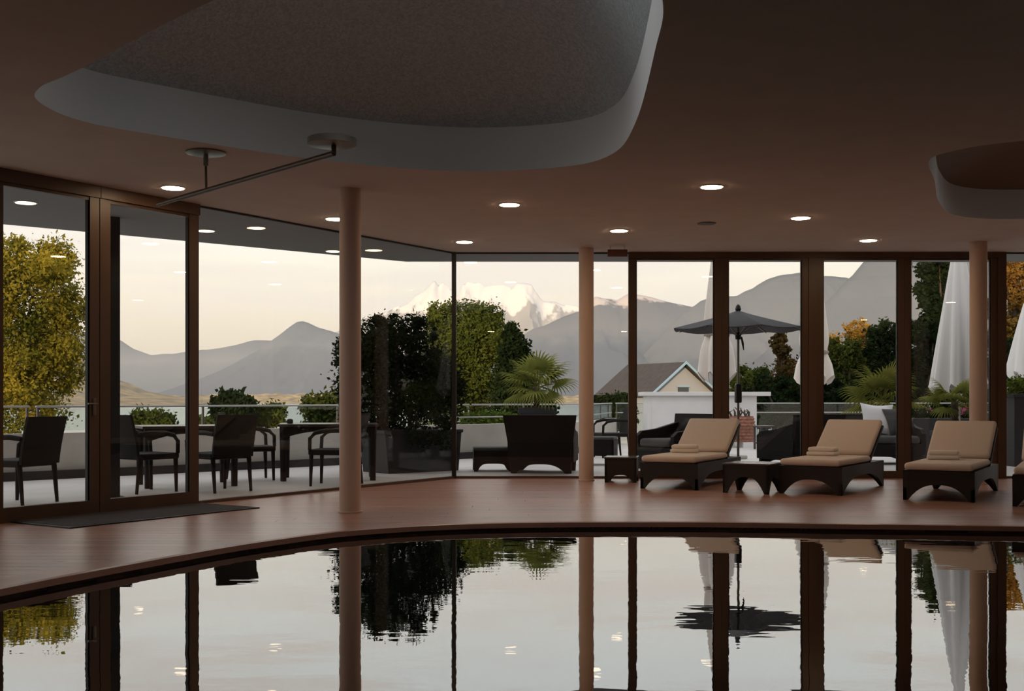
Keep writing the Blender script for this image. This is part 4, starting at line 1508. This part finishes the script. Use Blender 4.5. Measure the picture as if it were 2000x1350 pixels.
# tree group behind the corner post
D = 35.5
base = (P(930, 0, D).x, D, -6.0)
bl = []
for (x, y, r, nc) in ((865, 625, 30, 40), (905, 625, 36, 60), (945, 625, 34, 60), (960, 665, 36, 60), (915, 680, 50, 80), (870, 680, 45, 70), (900, 740, 60, 80), (955, 730, 45, 60), (860, 750, 50, 60), (930, 790, 60, 60), (850, 800, 50, 40)):
    a = rel(x, y, base)
    r_ = r * D / F
    bl.append((a[0], a[1] + random.uniform(-0.7, 0.7), a[2], r_, r_ * 1.2, r_, nc))
tree('broadleaf_tree', base, bl, 0.052, 60, GREEN, 'round yellow-green tree just right of the corner post', (8.0, 0.2), TG, spread=0.36)
D = 30.5
base = (P(1005, 0, D).x, D, -6.0)
bl = []
for (x, y, r, nc) in ((997, 640, 10, 16), (1000, 665, 18, 34), (1004, 695, 28, 60), (1010, 730, 34, 70), (1005, 770, 40, 70), (1000, 810, 44, 50)):
    a = rel(x, y, base)
    r_ = r * D / F
    bl.append((a[0], a[1], a[2], r_, r_, r_ * 1.3, nc))
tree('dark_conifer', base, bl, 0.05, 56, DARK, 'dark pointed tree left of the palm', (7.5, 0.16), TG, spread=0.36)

def hedge(x0, x1, y0, y1, d, lm, label, size, per, step, name='hedge', cat='hedge', group=None, jit=10):
    base = (P((x0 + x1) / 2, 0, d).x, d, P(0, y1, d).z)
    bl = []
    x = x0
    while x <= x1:
        y = y0
        while y <= y1:
            yy = y + (random.uniform(0, jit) if y == y0 else random.uniform(-4, 4))
            a = rel(x + random.uniform(-0.3, 0.3) * step, yy + step * 0.5, base, d)
            r_ = step * 0.8 * d / F * random.uniform(0.6, 1.35)
            bl.append((a[0], a[1] + random.uniform(-0.3, 0.3) * step * d / F, a[2], r_, r_, r_, 26))
            y += step
        x += step * 0.8
    t = empty(name, base, 0, label, cat, group)
    link('foliage', quad_mesh('foliage', leaves(bl, size, per, spread=0.75)), lm, t)
    bl2 = sorted(bl, key=lambda b: b[2])[:5]
    st = MB()
    for b in bl2[:3]:
        MB().tube([(b[0], b[1], -0.6), (b[0], b[1], b[2] + 0.2)], 0.05, 6).build('stem', BARK, t)
    return t
hedge(918, 1000, 808, 826, 23.6, MOSS, 'bright green low hedge on the parapet left of the palm', 0.035, 14, 14)
# shrubs beyond the left balustrade
hedge(430, 490, 770, 812, 25.0, DARK, 'dark shrub rising behind the far dining chair, beyond the balustrade', 0.06, 18, 16, 'garden_shrub', 'shrub', 'garden shrubs beyond the balustrade', 12)
hedge(500, 552, 796, 818, 26.0, GREEN, 'lower green shrub right of the dark shrub beyond the balustrade', 0.06, 16, 14, 'garden_shrub', 'shrub', 'garden shrubs beyond the balustrade', 8)
hedge(606, 668, 772, 828, 26.0, GREEN, 'loose green shrub beyond the balustrade left of the near column', 0.055, 8, 18, 'garden_shrub', 'shrub', 'garden shrubs beyond the balustrade', 14)
hedge(268, 330, 808, 836, 32.0, GREEN, 'low green shrub seen through the second left door beyond the balustrade', 0.07, 12, 14, 'garden_shrub', 'shrub', 'garden shrubs beyond the balustrade', 10)
hedge(392, 425, 818, 838, 30.0, GREEN, 'low green shrub right of the left door frame beyond the balustrade', 0.07, 12, 12, 'garden_shrub', 'shrub', 'garden shrubs beyond the balustrade', 8)
hedge(1062, 1080, 782, 830, 27.0, DARK, 'small dark shrub beyond the balustrade right of the palm trunk', 0.05, 14, 12, 'garden_shrub', 'shrub', 'garden shrubs beyond the balustrade', 6)
hedge(1165, 1232, 776, 830, 38.0, DARK, 'dark shrub beyond the balustrade between the slender column and the doors', 0.08, 16, 14, 'garden_shrub', 'shrub', 'garden shrubs beyond the balustrade', 10)

# woods on the right
def wood_tree(x, ytop, w, d, lm, label, ybot=830, size=0.07, per=34, name='garden_tree', conif=False, dens=1.0):
    base = (P(x, 0, d).x, d, -6.5)
    bl = []
    hgt = ybot - ytop
    k = max(4, int(hgt / 22))
    for i in range(k):
        q = (i + 0.5) / k
        ww = w * (0.25 + 0.75 * q) if conif else w * (0.55 + 0.45 * math.sin(min(1, q * 1.3 + 0.15) * math.pi * 0.6))
        m = max(1, int(ww / 26))
        for j in range(m):
            xx = x + (-0.5 + (j + 0.5) / m) * ww + random.uniform(-8, 8)
            a = rel(xx, ytop + q * hgt, base, d)
            r_ = max(14, ww / m * 0.62) * d / F
            bl.append((a[0], a[1] + random.uniform(-0.5, 0.5) * w * d / F * 0.5, a[2], r_, r_, r_ * 0.9, int(24 * dens)))
    return tree(name, base, bl, size, per, lm, label, ((P(0, ytop + 30, d).z + 6.5), 0.2), TG, spread=0.4)
wood_tree(1470, 722, 90, 42, GREEN, 'green tree behind the umbrella pole')
wood_tree(1530, 652, 56, 44, leaf_mat('rusty_leaves', (0.05, 0.04, 0.015), (0.20, 0.12, 0.04), 1.0, 0.3), 'rust-tinged pointed tree under the right half of the grey umbrella', conif=True)
wood_tree(1560, 715, 60, 46.5, DARK, 'dark tree behind the wide door post')
wood_tree(1650, 672, 90, 43, GREEN, 'green tree right of the half-hidden parasol')
wood_tree(1676, 632, 46, 47, AUTU, 'orange autumn tree peeking above the green tree', ybot=720)
wood_tree(1622, 660, 40, 52, AUTU, 'small orange autumn tree beside the half-hidden parasol', ybot=730)
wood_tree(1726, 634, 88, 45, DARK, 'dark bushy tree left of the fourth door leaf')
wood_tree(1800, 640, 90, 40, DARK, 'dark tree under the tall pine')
wood_tree(1890, 650, 110, 42, GREEN, 'green tree behind the pale flaring parasol')
wood_tree(1845, 488, 92, 46, DARK, 'tall dark pine at the top of the fourth door leaf', ybot=690, size=0.10, name='pine_tree', dens=1.3)
wood_tree(1985, 506, 84, 40, AUTU, 'orange autumn tree at the right edge', ybot=720, dens=0.8)
wood_tree(2030, 640, 130, 36, DARK, 'dark tree beyond the right edge hedge')
wood_tree(1590, 740, 300, 38, DARK, 'long dark undergrowth behind the right balustrade', ybot=835, name='undergrowth')

# big trees on the right beyond the frame, as mirrored in the corner pane
for i, (x, y, h) in enumerate(((17.8, 18.6, 8.5), (22.5, 24.0, 9.5), (29.5, 27.5, 10.0), (31.0, 35.5, 10.0), (26.5, 17.5, 9.0), (37.0, 21.5, 11.0))):
    bl = [(random.uniform(-1.2, 1.2), random.uniform(-1.2, 1.2), 1.4 + h * k / 7, 1.9 - 0.12 * k, 1.9 - 0.12 * k, 1.4, 60) for k in range(7)]
    tree('park_tree', (x, y, -1.2), bl, 0.12, 18, DARK, ['tall dark park tree nearest the building, right of the frame', 'second tall dark park tree right of the frame', 'third tall dark park tree right of the frame',
         'farthest tall dark park tree right of the frame', 'tall dark park tree in the back row right of the frame', 'tallest dark park tree right of the frame'][i], (h, 0.25), 'park trees right of the frame', spread=0.4)
# ---- palms
def frond_mesh():
    mb = MB()
    n = 22
    c = Vector((0, 0, 0))
    mb.tube([(0, 0, 0), (0.18, 0, 0.01), (0.36, 0, -0.01)], [0.012, 0.009, 0.006], 6)
    for i in range(n):
        an = math.radians(-115 + 230 * i / (n - 1))
        L = 0.46 * (1 - 0.28 * abs(an) / 2.0)
        dirv = Vector((math.cos(an), math.sin(an), 0.05))
        side = Vector((-math.sin(an), math.cos(an), 0))
        p = Vector((0.36, 0, -0.01))
        prev = None
        for k, (q, wd, dz_) in enumerate(((0.0, 0.004, 0), (0.45, 0.020, -0.01), (0.8, 0.012, -0.06), (1.0, 0.002, -0.15))):
            cpt = p + dirv * L * q + Vector((0, 0, dz_))
            a, b = cpt - side * wd + Vector((0, 0, 0.006)), cpt + side * wd + Vector((0, 0, 0.006))
            if prev:
                base_i = len(mb.v)
                mb.v += [tuple(prev[0]), tuple(prev[1]), tuple(b), tuple(a)]
                mb.f.append((base_i, base_i + 1, base_i + 2, base_i + 3))
            prev = (a, b)
    me = bpy.data.meshes.new('frond')
    me.from_pydata(mb.v, [], mb.f)
    me.update()
    return me
PALM = leaf_mat('palm_leaves', (0.11, 0.14, 0.03), (0.28, 0.28, 0.07), 2.0, 0.35)
PALMY = leaf_mat('palm_leaves_yellow', (0.08, 0.09, 0.02), (0.18, 0.17, 0.04), 2.0, 0.35)
FR = frond_mesh()
FR.materials.append(PALM)
FRY = FR.copy()
FRY.materials.clear()
FRY.materials.append(PALMY)
def palm(loc, hstem, s, label, me, nf=18, seed=1):
    t = empty('fan_palm', loc, 0, label, 'palm', 'fan palms on the terrace')
    R2 = random.Random(seed)
    m = MB()
    prof = []
    for i in range(13):
        prof.append((0.05 + (0.012 if i % 2 else 0), hstem * i / 12))
    m.lathe(prof, 12)
    m.build('trunk', BARK, t)
    for i in range(nf):
        f = bpy.data.objects.new('frond', me)
        COL.objects.link(f)
        f.parent = t
        f.location = (0, 0, hstem * (0.92 + 0.08 * R2.random()))
        az = i * 2.4 + R2.uniform(-0.2, 0.2)
        el = math.radians(68 - 95 * (i / nf) + R2.uniform(-8, 8))
        f.rotation_euler = (R2.uniform(-0.4, 0.4), -el, az)
        k = s * R2.uniform(0.85, 1.1)
        f.scale = (k, k, k)
    return t
pb = P(1048, 800, 20.2)
palm((pb.x, 20.2, 0.86), 0.42, 0.92, 'fan palm in a black pot behind the big dark armchair', FR, 20, 3)
def pot(loc, r0, r1, h, label):
    t = empty('plant_pot', loc, math.radians(45), label, 'pot', 'black plant pots on the terrace')
    vs, fs = [], []
    MB().lathe([(r0 * 1.41, 0), (r1 * 1.41, h - 0.08), (r1 * 1.41 + 0.03, h - 0.08), (r1 * 1.41 + 0.03, h)], 4).build('body', PLANT, t)
    MB().box(-r1 * 0.8, r1 * 0.8, -r1 * 0.8, r1 * 0.8, h, h + 0.008, Matrix.Rotation(math.radians(45), 4, 'Z')).build('soil', BARK, t)
    return t
pot((pb.x, 20.2, -0.003), 0.22, 0.30, 0.90, 'square black pot holding the fan palm behind the big armchair')
pb = P(1725, 790, 24.0)
palm((pb.x, 24.0, 0.60), 0.45, 1.15, 'yellow-green fan palm left of the fourth door leaf', FRY, 18, 5)
pot((pb.x, 24.0, -0.003), 0.25, 0.32, 0.62, 'square black pot holding the yellow-green fan palm')
pb = P(1858, 780, 17.4)
palm((pb.x + 0.05, 17.4, 0.55), 0.45, 0.72, 'small fan palm in front of the pale flaring parasol', FR, 14, 8)
pot((pb.x + 0.05, 17.4, -0.003), 0.20, 0.26, 0.57, 'square black pot holding the small fan palm')

# ---- flower box and hedge planter on the right
fb = P(1842, 830, 20.3)
t = empty('flower_box', (fb.x, 20.3, -0.003), 0, 'black flower box with pink blossoms behind the right lounger', 'planter')
MB().rbox(-0.60, 0.60, -0.2, 0.2, 0, 0.72, 0.01, 2).build('box', PLANT, t)
link('foliage', quad_mesh('foliage', leaves([(x_, 0, 0.80, 0.16, 0.16, 0.10, 22) for x_ in (-0.5, -0.3, -0.1, 0.1, 0.3, 0.5)], 0.03, 9)), DARK, t)
FLW = mat('pink_petals', (0.62, 0.10, 0.28), 0.7)
for i in range(16):
    m = MB()
    xx, yy, zz = random.uniform(-0.55, 0.55), random.uniform(-0.22, 0.05), random.uniform(0.80, 0.93)
    if i < 9:
        xx = random.uniform(0.15, 0.5)
    for k in range(5):
        an = 2 * math.pi * k / 5
        c1 = Vector((xx + 0.03 * math.cos(an), yy - 0.012, zz + 0.03 * math.sin(an)))
        m.add([(xx, yy, zz), c1 + Vector((0.012, 0, -0.012)), c1 + Vector((0.012 * math.cos(an), -0.006, 0.012)), c1 + Vector((-0.012, 0, 0.012))], [(0, 1, 2, 3)])
    m.build('blossom', FLW, t)
pp = P(2010, 830, 18.2)
t = empty('hedge_planter', (pp.x, 18.2, -0.003), 0, 'tall black planter with green hedge at the right edge', 'planter')
MB().rbox(-0.34, 0.55, -0.25, 0.25, 0, 1.12, 0.01, 2).build('box', PLANT, t)
MB().rbox(-0.36, 0.57, -0.27, 0.27, 1.08, 1.14, 0.01, 2).build('rim', PLANT, t)
link('foliage', quad_mesh('foliage', leaves([(x_, 0, 1.24, 0.18, 0.2, 0.16, 40) for x_ in (-0.24, -0.1, 0.06, 0.22, 0.42)], 0.03, 12)), MOSS, t)

# ---- gabled house below the terrace
ap = P(1340, 707, 80.0)
rd = Vector((-2.5, 4.7, 0)).normalized()
an = math.atan2(rd.y, rd.x) - math.pi / 2
t = empty('gabled_house', (ap.x, ap.y, -9.0), an, 'white gabled house with slate roof and pale blue bargeboards behind the bar', 'house')
hz0 = ap.z + 9.0
hw, LEN, eav = 2.9, 7.0, hz0 - 2.25
MB().prism([(-hw + 0.45, 0), (hw - 0.45, 0), (hw - 0.45, eav + 0.2), (0, hz0 - 0.25), (-hw + 0.45, eav + 0.2)], 'y', 0.35, LEN).build('walls', HWALL, t)
for sx in (-1, 1):
    poly = [(0, hz0), (sx * hw, eav), (sx * hw, eav - 0.16), (0, hz0 - 0.16)]
    MB().prism(poly, 'y', 0.0, LEN + 0.3).build('roof_slope', ROOFT, t)
    poly = [(0, hz0 + 0.05), (sx * (hw + 0.06), eav + 0.03), (sx * (hw + 0.06), eav - 0.14), (0, hz0 - 0.14)]
    MB().prism(poly, 'y', -0.07, 0.0).build('bargeboard', TRIMB, t)
MB().box(-0.45, 0.45, 0.30, 0.36, eav - 0.6, eav + 0.5).build('window', mat('dark_pane', (0.05, 0.06, 0.07), 0.15), t)
MB().box(-0.55, 0.55, 0.27, 0.31, eav + 0.5, eav + 0.6).build('window_lintel', TRIMB, [c for c in t.children if c.name.startswith('window')][0])

# ---- dark steel post outside the left door
ps = P(221, 600, 12.35)
t = empty('steel_post', (ps.x, ps.y, -0.003), math.radians(30), 'black steel post outside the second left door, up to the roof overhang', 'post')
MB().box(-0.06, 0.06, -0.06, 0.06, 0, H + 0.004).build('shaft', mat('blue_black_steel', (0.010, 0.013, 0.018), 0.4), t)
MB().box(-0.10, 0.10, -0.10, 0.10, 0, 0.012).build('base_plate', BLACK, t)
print('boards', NB)
